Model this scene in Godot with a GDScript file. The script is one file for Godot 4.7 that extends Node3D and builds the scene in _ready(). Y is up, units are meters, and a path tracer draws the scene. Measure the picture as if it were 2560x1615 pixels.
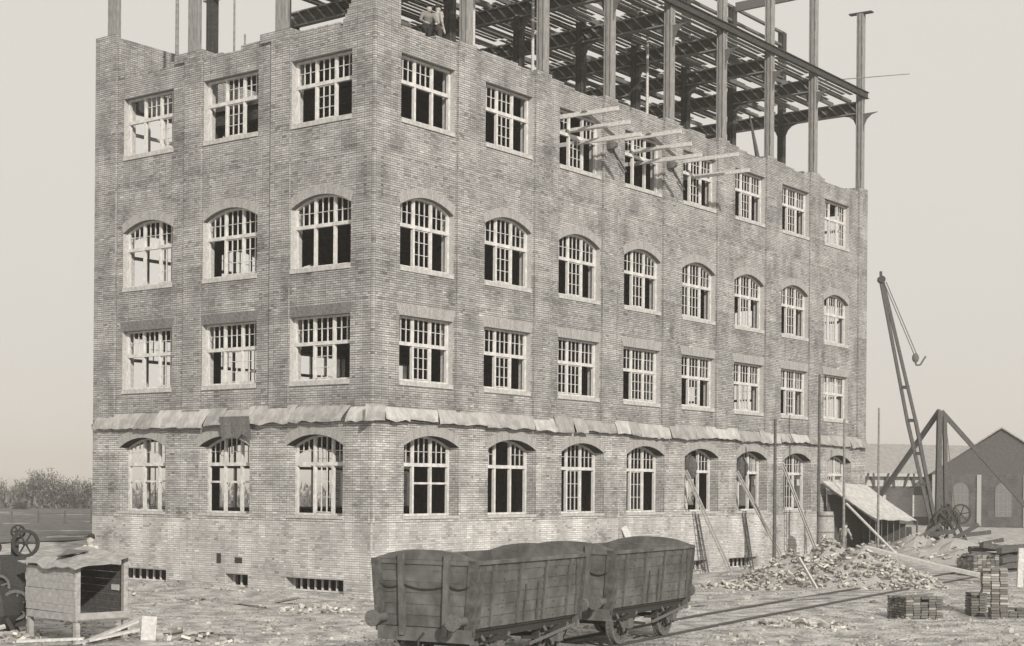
extends Node3D
# A half-built brick factory with a steel frame rising above it, rail wagons in front.
# World: y up, metres, rail base at y = 0, camera over the origin looking along -z.
# Building coordinates: u runs along the long front from the near corner, v along the short front, h is height.

const EYE = 3.5
const CORNER = Vector3(-4.538, 0, -49.868)
const TURN = 0.921
const LEN_U = 37.55
const LEN_V = 14.15

var M = {}
var rng = RandomNumberGenerator.new()
var taken = {}
var soft_noise = FastNoiseLite.new()
var fine_noise = FastNoiseLite.new()

# ------------------------------------------------------------------ mesh builder
class MB:
	var v = PackedVector3Array()
	var n = PackedVector3Array()
	var c = PackedColorArray()
	var col = Color(1, 1, 1)
	func tri(a: Vector3, b: Vector3, d: Vector3):       # counter-clockwise seen from outside
		var nn = (b - a).cross(d - a).normalized()
		v.append(a); v.append(d); v.append(b)
		for i in 3:
			n.append(nn); c.append(col)
	func quad(a: Vector3, b: Vector3, d: Vector3, e: Vector3):
		tri(a, b, d); tri(a, d, e)
	func hexa(p: Array):      # 8 corners: bottom 0-3 counter-clockwise seen from above, top 4-7
		quad(p[3], p[2], p[1], p[0]); quad(p[4], p[5], p[6], p[7])
		for i in 4:
			var j = (i + 1) % 4
			quad(p[i], p[j], p[j + 4], p[i + 4])
	func box(o: Vector3, s: Vector3, b: Basis = Basis.IDENTITY):
		var x = b.x * s.x * 0.5
		var y = b.y * s.y * 0.5
		var z = b.z * s.z * 0.5
		hexa([o - x - y + z, o + x - y + z, o + x - y - z, o - x - y - z, o - x + y + z, o + x + y + z, o + x + y - z, o - x + y - z])
	func span(lo: Vector3, hi: Vector3):
		box((lo + hi) * 0.5, (hi - lo).abs())
	func bar(a: Vector3, b: Vector3, w: float, d: float, up: Vector3 = Vector3.UP):   # a beam from a to b: w across, d along up
		var z = (b - a).normalized()
		var x = up.cross(z)
		if x.length() < 0.01:
			x = Vector3.RIGHT.cross(z)
		x = x.normalized()
		var y = z.cross(x)
		box((a + b) * 0.5, Vector3(w, d, a.distance_to(b)), Basis(x, y, z))
	func tube(a: Vector3, b: Vector3, r0: float, r1: float, seg: int = 8, caps: bool = true):
		var z = (b - a).normalized()
		var x = Vector3.UP.cross(z)
		if x.length() < 0.01:
			x = Vector3.RIGHT.cross(z)
		x = x.normalized()
		var y = z.cross(x)
		for i in seg:
			var t0 = TAU * i / seg
			var t1 = TAU * (i + 1) / seg
			var d0 = x * cos(t0) + y * sin(t0)
			var d1 = x * cos(t1) + y * sin(t1)
			var s = [a + d0 * r0, a + d1 * r0, b + d1 * r1, b + d0 * r1]
			var nn = [d0, d1, d1, d0]
			for k in [0, 2, 1, 0, 3, 2]:
				v.append(s[k]); n.append(nn[k]); c.append(col)
			if caps:
				tri(a, s[1], s[0]); tri(b, s[3], s[2])
	func path(pts: Array, r: float, seg: int = 6):
		for i in pts.size() - 1:
			tube(pts[i], pts[i + 1], r, r, seg)
	func ring(o: Vector3, axis: Vector3, ro: float, ri: float, w: float, seg: int = 24):
		var z = axis.normalized()
		var x = Vector3.UP.cross(z)
		if x.length() < 0.01:
			x = Vector3.RIGHT.cross(z)
		x = x.normalized()
		var y = z.cross(x)
		for i in seg:
			var d0 = x * cos(TAU * i / seg) + y * sin(TAU * i / seg)
			var d1 = x * cos(TAU * (i + 1) / seg) + y * sin(TAU * (i + 1) / seg)
			var f = z * w * 0.5
			quad(o + d0 * ro - f, o + d1 * ro - f, o + d1 * ro + f, o + d0 * ro + f)
			quad(o + d1 * ri - f, o + d0 * ri - f, o + d0 * ri + f, o + d1 * ri + f)
			quad(o + d0 * ri + f, o + d0 * ro + f, o + d1 * ro + f, o + d1 * ri + f)
			quad(o + d0 * ro - f, o + d0 * ri - f, o + d1 * ri - f, o + d1 * ro - f)
	func blob(o: Vector3, s: Vector3, seg: int = 8, rows: int = 5, seedv: int = 0, rough: float = 0.0):
		var r = RandomNumberGenerator.new()
		r.seed = seedv
		var g = []
		for j in rows + 1:
			var a = []
			var th = PI * j / rows - PI / 2
			for i in seg:
				var ph = TAU * i / seg
				var k = 1.0 + r.randf_range(-rough, rough)
				a.append(o + Vector3(cos(th) * cos(ph) * s.x, sin(th) * s.y, cos(th) * sin(ph) * s.z) * k)
			g.append(a)
		for j in rows:
			for i in seg:
				var i2 = (i + 1) % seg
				quad(g[j][i2], g[j][i], g[j + 1][i], g[j + 1][i2])
	func mesh() -> ArrayMesh:
		var arr = []
		arr.resize(Mesh.ARRAY_MAX)
		arr[Mesh.ARRAY_VERTEX] = v
		arr[Mesh.ARRAY_NORMAL] = n
		arr[Mesh.ARRAY_COLOR] = c
		var m = ArrayMesh.new()
		m.add_surface_from_arrays(Mesh.PRIMITIVE_TRIANGLES, arr)
		return m

# ------------------------------------------------------------------ naming and tagging
func numbered(parent, called: String) -> String:
	var key = str(parent.get_instance_id()) + called
	var k = taken.get(key, 0)
	taken[key] = k + 1
	return called if k == 0 else "%s_%03d" % [called, k]

func tag(o, label: String, category: String, group = ""):
	o.set_meta("label", label)
	o.set_meta("category", category)
	if group != "":
		o.set_meta("group", group)
	return o

func thing(called: String, label: String, category: String, at = Vector3.ZERO, turn = 0.0, group = "") -> Node3D:
	var o = Node3D.new()
	o.name = numbered(self, called)
	add_child(o)
	o.position = at
	o.rotation.y = turn
	tag(o, label, category, group)
	return o

func put(called: String, what, mat: Material, parent = self, xf = null) -> MeshInstance3D:
	var o = MeshInstance3D.new()
	o.name = numbered(parent, called)
	o.mesh = what.mesh() if what is MB else what
	o.material_override = mat
	parent.add_child(o)
	if xf != null:
		o.transform = xf
	return o

func copy_of(src: Node3D, called: String, label: String, at: Vector3, turn: float) -> Node3D:
	var d = src.duplicate()
	d.name = numbered(self, called)
	add_child(d)
	d.position = at
	d.rotation.y = turn
	d.set_meta("label", label)
	return d

func bp(u: float, v: float, h: float) -> Vector3:      # building coordinates (h from camera height) to world
	return CORNER + Vector3(cos(TURN), 0, -sin(TURN)) * u + Vector3(-sin(TURN), 0, -cos(TURN)) * v + Vector3(0, h + EYE, 0)

# ------------------------------------------------------------------ materials
func grey(l: float, warm = 1.0) -> Color:     # linear grey, faintly warm
	return Color(l * (1.0 + 0.02 * warm), l, l * (1.0 - 0.03 * warm)).linear_to_srgb()

func noise_tex(lo: Color, hi: Color, freq: float, octaves = 4, size = 512, seedv = 1, mid = null) -> NoiseTexture2D:
	var f = FastNoiseLite.new()
	f.seed = seedv
	f.noise_type = FastNoiseLite.TYPE_SIMPLEX_SMOOTH
	f.frequency = freq
	f.fractal_octaves = octaves
	f.fractal_gain = 0.6
	var t = NoiseTexture2D.new()
	t.width = size
	t.height = size
	t.seamless = true
	t.noise = f
	var g = Gradient.new()
	g.set_color(0, lo)
	g.set_color(1, hi)
	g.set_offset(0, 0.2)
	g.set_offset(1, 0.8)
	if mid != null:
		g.add_point(0.5, mid)
	t.color_ramp = g
	return t

func bump_tex(freq: float, strength: float, seedv: int, octaves = 4, size = 512) -> NoiseTexture2D:
	var f = FastNoiseLite.new()
	f.seed = seedv
	f.frequency = freq
	f.fractal_octaves = octaves
	var t = NoiseTexture2D.new()
	t.width = size
	t.height = size
	t.seamless = true
	t.noise = f
	t.as_normal_map = true
	t.bump_strength = strength
	return t

func mat(lo: float, hi: float, tile: float, freq = 0.02, rough = 0.9, seedv = 1, stretch = Vector3.ONE, bump = 0.0) -> StandardMaterial3D:
	var m = StandardMaterial3D.new()
	m.albedo_texture = noise_tex(grey(lo), grey(hi), freq, 5, 512, seedv)
	m.uv1_triplanar = true
	m.uv1_scale = stretch / tile
	m.roughness = rough
	m.metallic_specular = 0.3
	m.vertex_color_use_as_albedo = true
	if bump > 0.0:
		m.normal_enabled = true
		m.normal_texture = bump_tex(freq * 2.0, bump, seedv + 50)
	return m

func brick_material(base: float, spread: float, mortar: float, seedv: int, band: float) -> StandardMaterial3D:
	var r = RandomNumberGenerator.new()
	r.seed = seedv
	var S = 2048
	var im = Image.create(S, S, false, Image.FORMAT_RGB8)
	im.fill(grey(mortar))
	var f = FastNoiseLite.new()
	f.seed = seedv
	f.frequency = 0.0032
	f.fractal_octaves = 4
	var courses = 192
	var across = 64
	for j in courses:
		var y0 = int(round(S * j / float(courses)))
		var y1 = int(round(S * (j + 1) / float(courses)))
		var line = band * (f.get_noise_2d(j * 41.0, 977.0) + 0.55 * r.randf_range(-1, 1))
		var x = -16 if j % 2 == 0 else 0
		var k = 0
		var gap = 3 if r.randf() < 0.5 else 2
		while x < S:
			var w = 32 if (k + j) % 2 == 0 else 16
			var patch = f.get_noise_2d(x * 0.9, j * 10.6)
			var stain = f.get_noise_2d(x * 2.2 + 4000.0, j * 9.0 + 300.0)
			var t = base * (1.0 + spread * r.randf_range(-1, 1) + line + 0.42 * patch + 0.40 * stain + 0.2 * f.get_noise_2d(x * 9.0, j * 90.0))
			if r.randf() < 0.05:
				t *= r.randf_range(0.55, 0.8)
			elif r.randf() < 0.02:
				t *= r.randf_range(1.15, 1.35)
			var mj = 1 if r.randf() < 0.7 else 2
			im.fill_rect(Rect2i(x, y0, w - mj, y1 - y0 - gap), grey(clampf(t, 0.03, 0.75), 0.9 + 0.3 * r.randf_range(-1, 1)))
			x += w
			k += 1
	var m = StandardMaterial3D.new()
	m.albedo_texture = ImageTexture.create_from_image(im)
	m.uv1_triplanar = true
	m.uv1_triplanar_sharpness = 8.0
	m.uv1_scale = Vector3.ONE / 14.4
	m.roughness = 0.92
	m.metallic_specular = 0.25
	m.vertex_color_use_as_albedo = true
	m.normal_enabled = true
	var im2 = im.duplicate()
	im2.bump_map_to_normal_map(2.0)
	m.normal_texture = ImageTexture.create_from_image(im2)
	m.normal_scale = 0.6
	return m

func make_materials():
	M.brick = brick_material(0.345, 0.17, 0.085, 11, 0.11)
	M.brick_low = brick_material(0.42, 0.18, 0.11, 12, 0.17)
	M.brick_plinth = brick_material(0.49, 0.12, 0.25, 13, 0.09)
	M.soffit = mat(0.025, 0.05, 2.0, 0.03, 0.95, 44)  # near-black, carries the deep shade under the ground-floor arches
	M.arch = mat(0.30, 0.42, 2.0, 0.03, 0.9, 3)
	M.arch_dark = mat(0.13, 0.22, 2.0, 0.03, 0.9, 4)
	M.reveal = mat(0.38, 0.52, 2.0, 0.03, 0.6, 5)
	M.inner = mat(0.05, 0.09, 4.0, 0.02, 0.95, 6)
	M.stone = mat(0.36, 0.52, 2.5, 0.02, 0.9, 7)
	M.white = mat(0.46, 0.68, 2.6, 0.012, 0.6, 8)
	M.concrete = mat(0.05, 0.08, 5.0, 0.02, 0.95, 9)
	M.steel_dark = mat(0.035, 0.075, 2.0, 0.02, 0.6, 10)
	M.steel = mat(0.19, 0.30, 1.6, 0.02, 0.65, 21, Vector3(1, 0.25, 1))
	M.wood = mat(0.27, 0.45, 1.5, 0.02, 0.85, 22, Vector3(1, 1, 1))
	M.wood_pale = mat(0.42, 0.62, 1.5, 0.02, 0.85, 23)
	M.wood_mid = mat(0.17, 0.30, 1.5, 0.02, 0.85, 24)
	M.wood_dark = mat(0.07, 0.14, 1.5, 0.02, 0.85, 25)
	M.deck = mat(0.16, 0.42, 2.0, 0.02, 0.85, 26)
	M.sheet = mat(0.34, 0.54, 2.4, 0.010, 0.95, 51, Vector3.ONE, 6.0)
	M.felt = mat(0.24, 0.40, 2.2, 0.012, 0.95, 52, Vector3.ONE, 6.0)
	M.canvas = mat(0.36, 0.60, 2.2, 0.012, 0.95, 27, Vector3.ONE, 6.0)
	M.canvas_grey = mat(0.13, 0.22, 1.2, 0.02, 0.95, 28, Vector3.ONE, 8.0)
	M.wagon = wagon_material()
	M.wagon_dark = mat(0.06, 0.12, 1.5, 0.012, 0.7, 46)
	M.iron = mat(0.03, 0.06, 0.8, 0.03, 0.55, 30)
	M.iron_mid = mat(0.09, 0.18, 0.8, 0.03, 0.6, 31)
	M.girder = mat(0.16, 0.30, 0.8, 0.03, 0.6, 45)
	M.rail = mat(0.05, 0.11, 1.0, 0.03, 0.45, 32)
	M.ground = ground_material()
	M.grass = mat(0.085, 0.17, 14.0, 0.03, 1.0, 34, Vector3.ONE)
	M.rubble = mat(0.22, 0.46, 1.2, 0.03, 0.95, 35)
	M.bark = mat(0.05, 0.11, 2.0, 0.03, 1.0, 36)
	M.twig = mat(0.12, 0.20, 6.0, 0.03, 1.0, 37)
	M.shed_roof = mat(0.24, 0.34, 6.0, 0.02, 0.9, 38)
	M.shed_slate = mat(0.07, 0.11, 4.0, 0.03, 0.85, 39)
	M.shed_wall = brick_material(0.085, 0.25, 0.11, 40, 0.2)
	M.crane = mat(0.07, 0.14, 1.5, 0.02, 0.85, 47)
	M.cloth = StandardMaterial3D.new()
	M.cloth.vertex_color_use_as_albedo = true
	M.cloth.roughness = 0.95
	M.loose = StandardMaterial3D.new()
	M.loose.vertex_color_use_as_albedo = true
	M.loose.roughness = 0.95
	M.loose.metallic_specular = 0.2

func wagon_material() -> StandardMaterial3D:
	var m = mat(0.085, 0.165, 3.2, 0.010, 0.75, 29, Vector3(1, 0.8, 1), 2.0)
	return m

func ground_material() -> StandardMaterial3D:
	var m = StandardMaterial3D.new()
	m.albedo_texture = noise_tex(grey(0.24), grey(0.60), 0.011, 6, 1024, 33, grey(0.43))
	m.uv1_triplanar = true
	m.uv1_world_triplanar = true
	m.uv1_scale = Vector3.ONE / 11.0
	m.roughness = 1.0
	m.metallic_specular = 0.15
	m.normal_enabled = true
	m.normal_texture = bump_tex(0.09, 7.0, 77, 5, 1024)
	m.normal_scale = 0.8
	return m

# ------------------------------------------------------------------ start
func _ready():
	rng.seed = 7
	soft_noise.seed = 5
	soft_noise.frequency = 0.09
	fine_noise.seed = 6
	fine_noise.frequency = 0.55
	var cam = Camera3D.new()
	cam.name = "camera"
	add_child(cam)
	cam.position = Vector3(0, EYE, 0)
	cam.rotation.z = 0.008
	var near = 0.5
	cam.set_frustum(near * 1615.0 / 3856.7, Vector2(0, near * (1214.5 - 807.5) / 3856.7), near, 2500.0)
	cam.current = true
	var we = WorldEnvironment.new()
	we.name = "environment"
	var env = Environment.new()
	env.background_mode = Environment.BG_SKY
	var sm = ProceduralSkyMaterial.new()
	sm.sky_top_color = Color(0.872, 0.854, 0.825)
	sm.sky_horizon_color = Color(0.872, 0.854, 0.825)
	sm.sky_curve = 0.25
	sm.ground_bottom_color = Color(0.62, 0.60, 0.55)
	sm.ground_horizon_color = Color(0.78, 0.75, 0.70)
	sm.sun_angle_max = 1.0
	sm.sky_cover = noise_tex(Color(0, 0, 0), Color(1, 1, 1), 0.010, 5, 512, 70)
	sm.sky_cover_modulate = Color(0.10, 0.097, 0.094)
	var sky = Sky.new()
	sky.sky_material = sm
	env.sky = sky
	env.tonemap_mode = Environment.TONE_MAPPER_LINEAR
	env.tonemap_exposure = 1.0
	env.sdfgi_enabled = true
	env.ssao_enabled = true
	env.ssil_enabled = true
	env.fog_enabled = true
	env.fog_density = 0.0009
	env.fog_light_color = Color(0.95, 0.93, 0.90)
	we.environment = env
	add_child(we)
	var sun = DirectionalLight3D.new()
	sun.name = "sun"
	add_child(sun)
	sun.light_color = Color(1.0, 0.977, 0.942)
	sun.light_energy = 1.3
	sun.light_angular_distance = 1.5
	sun.shadow_enabled = true
	var az = deg_to_rad(19.0)          # behind the camera, a little to the right
	var el = deg_to_rad(24.0)
	sun.look_at_from_position(Vector3.ZERO, -Vector3(sin(az) * cos(el), sin(el), cos(az) * cos(el)))
	make_materials()
	build_ground()
	build_factory()
	build_backdrop()
	build_track()
	build_wagons()
	build_hut()
	build_winch()
	build_crane()
	build_wall_props()
	build_right_yard()
	build_foreground()
	build_people()

# ------------------------------------------------------------------ ground
func to_building(x: float, z: float) -> Vector2:
	var q = Vector3(x, 0, z) - CORNER
	return Vector2(q.dot(Vector3(cos(TURN), 0, -sin(TURN))), q.dot(Vector3(-sin(TURN), 0, -cos(TURN))))

func gh(x: float, z: float) -> float:
	var far = smoothstep(45.0, 140.0, Vector2(x, z + 45.0).length())
	var y = (soft_noise.get_noise_2d(x * 1.6, z * 1.6) * 0.16 + fine_noise.get_noise_2d(x, z) * 0.05) * (1.0 - far)
	y += soft_noise.get_noise_2d(x * 0.5, z * 0.5) * 0.3 * far
	var b = to_building(x, z)
	# a shallow trench along the short front
	if b.x < 0.5 and b.y > -2.0 and b.y < 17.0:
		var d = -b.x
		var k = 1.0 - smoothstep(1.2, 2.6 + 0.9 * soft_noise.get_noise_2d(b.y * 6.0, 3.0), d)
		y -= 0.50 * k * smoothstep(-1.5, 3.0, b.y)
		y += 0.16 * exp(-pow((d - 3.0) / 0.6, 2.0)) * smoothstep(0.0, 2.0, b.y)
	if b.x > -2.0 and b.y < 0.5 and b.y > -3.0:
		y -= 0.18 * smoothstep(-3.0, -0.5, b.y)
	if b.x > 0.0 and b.y > 0.0 and b.x < LEN_U and b.y < LEN_V:
		y = -0.9
	# flat under the track
	var td = track_distance(x, z)
	var flat = smoothstep(1.0, 2.2, td)
	y = lerpf(0.02, y, flat)
	return y

var track_pts = [Vector2(-10.4, -12.4), Vector2(-5.0, -22.03), Vector2(-1.577, -28.141), Vector2(6.0, -41.67), Vector2(11.6, -51.2), Vector2(18.4, -62.5), Vector2(27.0, -75.5), Vector2(38.0, -91.0)]

func track_distance(x: float, z: float) -> float:
	var p = Vector2(x, z)
	var best = 1e9
	for i in track_pts.size() - 1:
		var a = track_pts[i]
		var ab = track_pts[i + 1] - a
		var t = clampf((p - a).dot(ab) / ab.length_squared(), 0.0, 1.0)
		best = minf(best, p.distance_to(a + ab * t))
	return best

func axis_list(spec: Array) -> Array:
	var out = []
	for s in spec:
		var x = s[0]
		while x < s[1] - 0.001:
			out.append(x)
			x += s[2]
	out.append(spec[spec.size() - 1][1])
	return out

func height_sheet(xs: Array, zs: Array, lift: float, f: Callable) -> ArrayMesh:
	var st = SurfaceTool.new()
	st.begin(Mesh.PRIMITIVE_TRIANGLES)
	for z in zs:
		for x in xs:
			st.add_vertex(f.call(x, z) + Vector3(0, lift, 0))
	var w = xs.size()
	for j in zs.size() - 1:
		for i in w - 1:
			var a = j * w + i
			st.add_index(a); st.add_index(a + w); st.add_index(a + 1)
			st.add_index(a + 1); st.add_index(a + w); st.add_index(a + w + 1)
	st.generate_normals()
	return st.commit()

func build_ground():
	var xs = axis_list([[-900.0, -100.0, 100.0], [-100.0, -30.0, 7.0], [-30.0, 34.0, 0.4], [34.0, 100.0, 6.0], [100.0, 900.0, 100.0]])
	var zs = axis_list([[-1500.0, -300.0, 150.0], [-300.0, -100.0, 8.0], [-100.0, -62.0, 1.0], [-62.0, -28.0, 0.34], [-28.0, 0.0, 4.0], [0.0, 300.0, 60.0]])
	var g = put("ground", height_sheet(xs, zs, 0.0, func(x, z): return Vector3(x, gh(x, z), z)), M.ground)
	g.set_meta("kind", "structure")
	# rough field behind the works, a sheet laid over the ground
	var us = axis_list([[-260.0, 160.0, 6.0]])
	var vs = axis_list([[42.0, 140.0, 4.0], [140.0, 900.0, 40.0]])
	var fm = height_sheet(vs, us, 0.05, func(v, u):
		var p = bp(u, v, -EYE)
		return Vector3(p.x, gh(p.x, p.z) + 0.06 * fine_noise.get_noise_2d(p.x * 0.5, p.z * 0.5), p.z))
	var fl = put("field", fm, M.grass)
	fl.set_meta("kind", "structure")

# ------------------------------------------------------------------ the factory
var COLS_U = [4.93, 9.47, 13.96, 18.46, 22.88, 27.34, 31.87, 37.28]
var ROWS_V = [4.73, 9.2, 13.62]
const TYPES = {
	2: {"w": 2.78, "sill": 3.46, "spring": 5.62, "rise": 0.0, "drop": 0.0, "transom": 1.25},
	3: {"w": 2.78, "sill": 7.25, "spring": 9.27, "rise": 0.38, "drop": 0.0, "transom": 1.40},
	4: {"w": 2.78, "sill": 12.14, "spring": 14.27, "rise": 0.0, "drop": 0.0, "transom": 1.26},
	1: {"w": 2.88, "sill": -1.04, "spring": 1.30, "rise": 0.36, "drop": 0.0, "transom": 1.72},
	5: {"w": 2.62, "sill": -1.04, "spring": 1.30, "rise": 0.36, "drop": 0.0, "transom": 1.72},
	0: {"w": 2.70, "sill": -3.60, "spring": -3.14, "rise": 0.0, "drop": 0.0, "transom": 0.0},
}
const ZONES = [[-5.2, -1.25], [-1.25, 2.2], [2.2, 6.3], [6.3, 10.9], [10.9, 15.1]]
const THICK = 0.55
const RECESS = 0.21
const RECESS_LOW = 0.38

func arch_y(t: Dictionary, x: float) -> float:     # x from the centre; a segmental curve
	if t.rise <= 0.0:
		return t.spring
	var a = t.w * 0.5
	var r = (a * a + t.rise * t.rise) / (2.0 * t.rise)
	return t.spring + t.rise - r + sqrt(maxf(r * r - x * x, 0.0))

func wall_side(b: Node3D, called: String, o: Vector3, S: Vector3, T: Vector3, edges: Array, centres: Dictionary, y_off: float):
	# edges: bay borders along S; centres[row] = window centres per bay (null where there is none)
	var P = func(s, y, t): return o + S * s + Vector3(0, y + y_off, 0) + T * t
	var bands = [MB.new(), MB.new(), MB.new()]
	var inner = MB.new()
	var soffit = MB.new()
	for row in ZONES.size():
		var y0 = ZONES[row][0]
		var y1 = ZONES[row][1]
		var mb = bands[0 if row == 0 else (1 if row == 1 else 2)]
		var f = -0.06 if row <= 1 else 0.0
		for k in edges.size() - 1:
			var s0 = edges[k] - (0.06 if row <= 1 and k == 0 else 0.0)
			var s1 = edges[k + 1] + (0.06 if row <= 1 and k == edges.size() - 2 else 0.0)
			var c = centres[row][k] if k < centres[row].size() else null
			if c == null:
				mb.quad(P.call(s0, y0, f), P.call(s1, y0, f), P.call(s1, y1, f), P.call(s0, y1, f))
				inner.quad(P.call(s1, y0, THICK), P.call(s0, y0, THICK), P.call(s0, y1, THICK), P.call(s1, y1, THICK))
				continue
			var t = TYPES[row].duplicate()
			if c is Vector2:
				t.w = c.y
				c = c.x
			var l = c - t.w * 0.5
			var r = c + t.w * 0.5
			var sl = t.sill
			var sp = t.spring
			for side in 2:
				var m2 = mb if side == 0 else inner
				var d = f if side == 0 else THICK
				var dr = 0.0 if side == 0 else t.drop
				var rects = [[s0, y0, s1, sl], [s0, sl, l, sp - dr], [r, sl, s1, sp - dr], [s0, sp - dr, l, y1], [r, sp - dr, s1, y1]]
				for q in rects:
					if side == 0:
						m2.quad(P.call(q[0], q[1], d), P.call(q[2], q[1], d), P.call(q[2], q[3], d), P.call(q[0], q[3], d))
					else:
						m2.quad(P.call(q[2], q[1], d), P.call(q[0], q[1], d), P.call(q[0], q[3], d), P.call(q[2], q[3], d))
				var n = 1 if t.rise <= 0.0 else 12
				for i in n:
					var xa = l + t.w * i / n
					var xb = l + t.w * (i + 1) / n
					var ya = arch_y(t, xa - c) - dr
					var yb = arch_y(t, xb - c) - dr
					if side == 0:
						m2.quad(P.call(xa, ya, d), P.call(xb, yb, d), P.call(xb, y1, d), P.call(xa, y1, d))
					else:
						m2.quad(P.call(xb, yb, d), P.call(xa, ya, d), P.call(xa, y1, d), P.call(xb, y1, d))
			# reveals: jambs, sill bed and the underside of the head, stepping down inside where the arch is splayed
			var rev = MB.new()
			var jm = rev if row >= 2 else mb
			jm.quad(P.call(l, sl, f), P.call(l, sl, THICK), P.call(l, sp, THICK), P.call(l, sp, f))
			jm.quad(P.call(r, sl, THICK), P.call(r, sl, f), P.call(r, sp, f), P.call(r, sp, THICK))
			jm.quad(P.call(l, sl, THICK), P.call(l, sl, f), P.call(r, sl, f), P.call(r, sl, THICK))
			var n2 = 1 if t.rise <= 0.0 else 12
			for i in n2:
				var xa = l + t.w * i / n2
				var xb = l + t.w * (i + 1) / n2
				var ya = arch_y(t, xa - c)
				var yb = arch_y(t, xb - c)
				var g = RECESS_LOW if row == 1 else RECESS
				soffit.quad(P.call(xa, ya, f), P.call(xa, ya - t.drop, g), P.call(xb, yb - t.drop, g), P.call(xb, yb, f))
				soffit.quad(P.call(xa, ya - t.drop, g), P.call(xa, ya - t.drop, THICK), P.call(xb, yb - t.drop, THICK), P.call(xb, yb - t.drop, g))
			if row >= 2:
				put("window_reveal", rev, M.reveal, b)
			put("arch_soffit", soffit, M.soffit if row == 1 else M.arch_dark, b)  # shade under the window heads is put into this dark colour
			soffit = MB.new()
	# step where the lower wall stands proud, and the wall's top
	var last = edges[edges.size() - 1]
	bands[1].quad(P.call(edges[0], 2.2, -0.06), P.call(last, 2.2, -0.06), P.call(last, 2.2, 0.0), P.call(edges[0], 2.2, 0.0))
	bands[2].quad(P.call(edges[0], 15.1, 0.0), P.call(last, 15.1, 0.0), P.call(last, 15.1, THICK), P.call(edges[0], 15.1, THICK))
	put(called, bands[2], M.brick, b)
	var lw = put("lower_wall", bands[1], M.brick_low, b)
	lw.set_meta("label", "paler brickwork below the sheeted ledge")
	put("plinth", bands[0], M.brick_plinth, b)
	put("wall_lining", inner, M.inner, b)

func window_set(t: Dictionary) -> Dictionary:       # shared meshes for one kind of window, origin at the middle of its sill
	var W = t.w
	var tr = t.transom
	var tb = 0.088
	var dd = 0.11
	var lw = (W - 4 * tb) / 3.0
	var head = func(x): return arch_y(t, x) - t.sill - t.drop
	var f = MB.new()
	for i in 4:
		var x0 = -W * 0.5 + i * (lw + tb)
		var top = minf(head.call(x0), head.call(x0 + tb)) - 0.01
		if i == 0 or i == 3:
			top = minf(top, head.call(absf(W * 0.5 - tb)) )
		f.span(Vector3(x0, 0.002, -dd), Vector3(x0 + tb, top, 0.0))
	f.span(Vector3(-W * 0.5 + 0.002, tr - 0.055, -dd + 0.003), Vector3(W * 0.5 - 0.002, tr + 0.065, 0.012))
	f.span(Vector3(-W * 0.5 + 0.002, 0.0, -dd + 0.003), Vector3(W * 0.5 - 0.002, 0.07, 0.010))
	# head rail that follows the opening
	var n = 1 if t.rise <= 0.0 else 12
	for i in n:
		var xa = -W * 0.5 + W * i / n
		var xb = -W * 0.5 + W * (i + 1) / n
		var ya = head.call(xa)
		var yb = head.call(xb)
		var q = 0.06
		f.quad(Vector3(xa, ya - q, 0.006), Vector3(xb, yb - q, 0.006), Vector3(xb, yb + 0.01, 0.006), Vector3(xa, ya + 0.01, 0.006))
		f.quad(Vector3(xb, yb - q, -dd), Vector3(xa, ya - q, -dd), Vector3(xa, ya + 0.01, -dd), Vector3(xb, yb + 0.01, -dd))
		f.quad(Vector3(xa, ya - q, -dd), Vector3(xb, yb - q, -dd), Vector3(xb, yb - q, 0.006), Vector3(xa, ya - q, 0.006))
	var ups = []
	for i in 3:
		var m = MB.new()
		var x0 = -W * 0.5 + tb + i * (lw + tb)
		for k in [1, 2]:
			var x = x0 + lw * k / 3.0
			m.span(Vector3(x - 0.014, tr + 0.07, -0.075), Vector3(x + 0.014, head.call(x) - 0.06, -0.035))
		var ym = (tr + 0.07 + t.spring - t.sill + t.rise * 0.6 - t.drop) * 0.5
		m.span(Vector3(x0, ym - 0.010, -0.072), Vector3(x0 + lw, ym + 0.010, -0.038))
		for e in [x0, x0 + lw - 0.03]:
			var hy = minf(head.call(e), head.call(e + 0.03))
			m.span(Vector3(e, tr + 0.07, -0.08), Vector3(e + 0.03, hy - 0.06, -0.03))
		ups.append(m.mesh())
	var low = MB.new()
	for k in [1, 2]:
		var x = -lw * 0.5 + lw * k / 3.0
		low.span(Vector3(x - 0.014, 0.09, -0.075), Vector3(x + 0.014, tr - 0.06, -0.035))
	for k in [1, 2]:
		var y = 0.09 + (tr - 0.15) * k / 3.0
		low.span(Vector3(-lw * 0.5, y - 0.010, -0.072), Vector3(lw * 0.5, y + 0.010, -0.038))
	for sx in [-1, 1]:
		low.span(Vector3(sx * (lw * 0.5 - 0.035), 0.09, -0.08), Vector3(sx * lw * 0.5, tr - 0.06, -0.03))
	for yy in [0.09, tr - 0.095]:
		low.span(Vector3(-lw * 0.5 + 0.036, yy, -0.08), Vector3(lw * 0.5 - 0.036, yy + 0.035, -0.03))
	var bar = MB.new()
	bar.span(Vector3(-lw * 0.5, tr * 0.62, -0.08), Vector3(lw * 0.5, tr * 0.62 + 0.07, -0.02))
	return {"frame": f.mesh(), "upper": ups, "lower": low.mesh(), "bar": bar.mesh(), "step": lw + tb}

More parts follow.
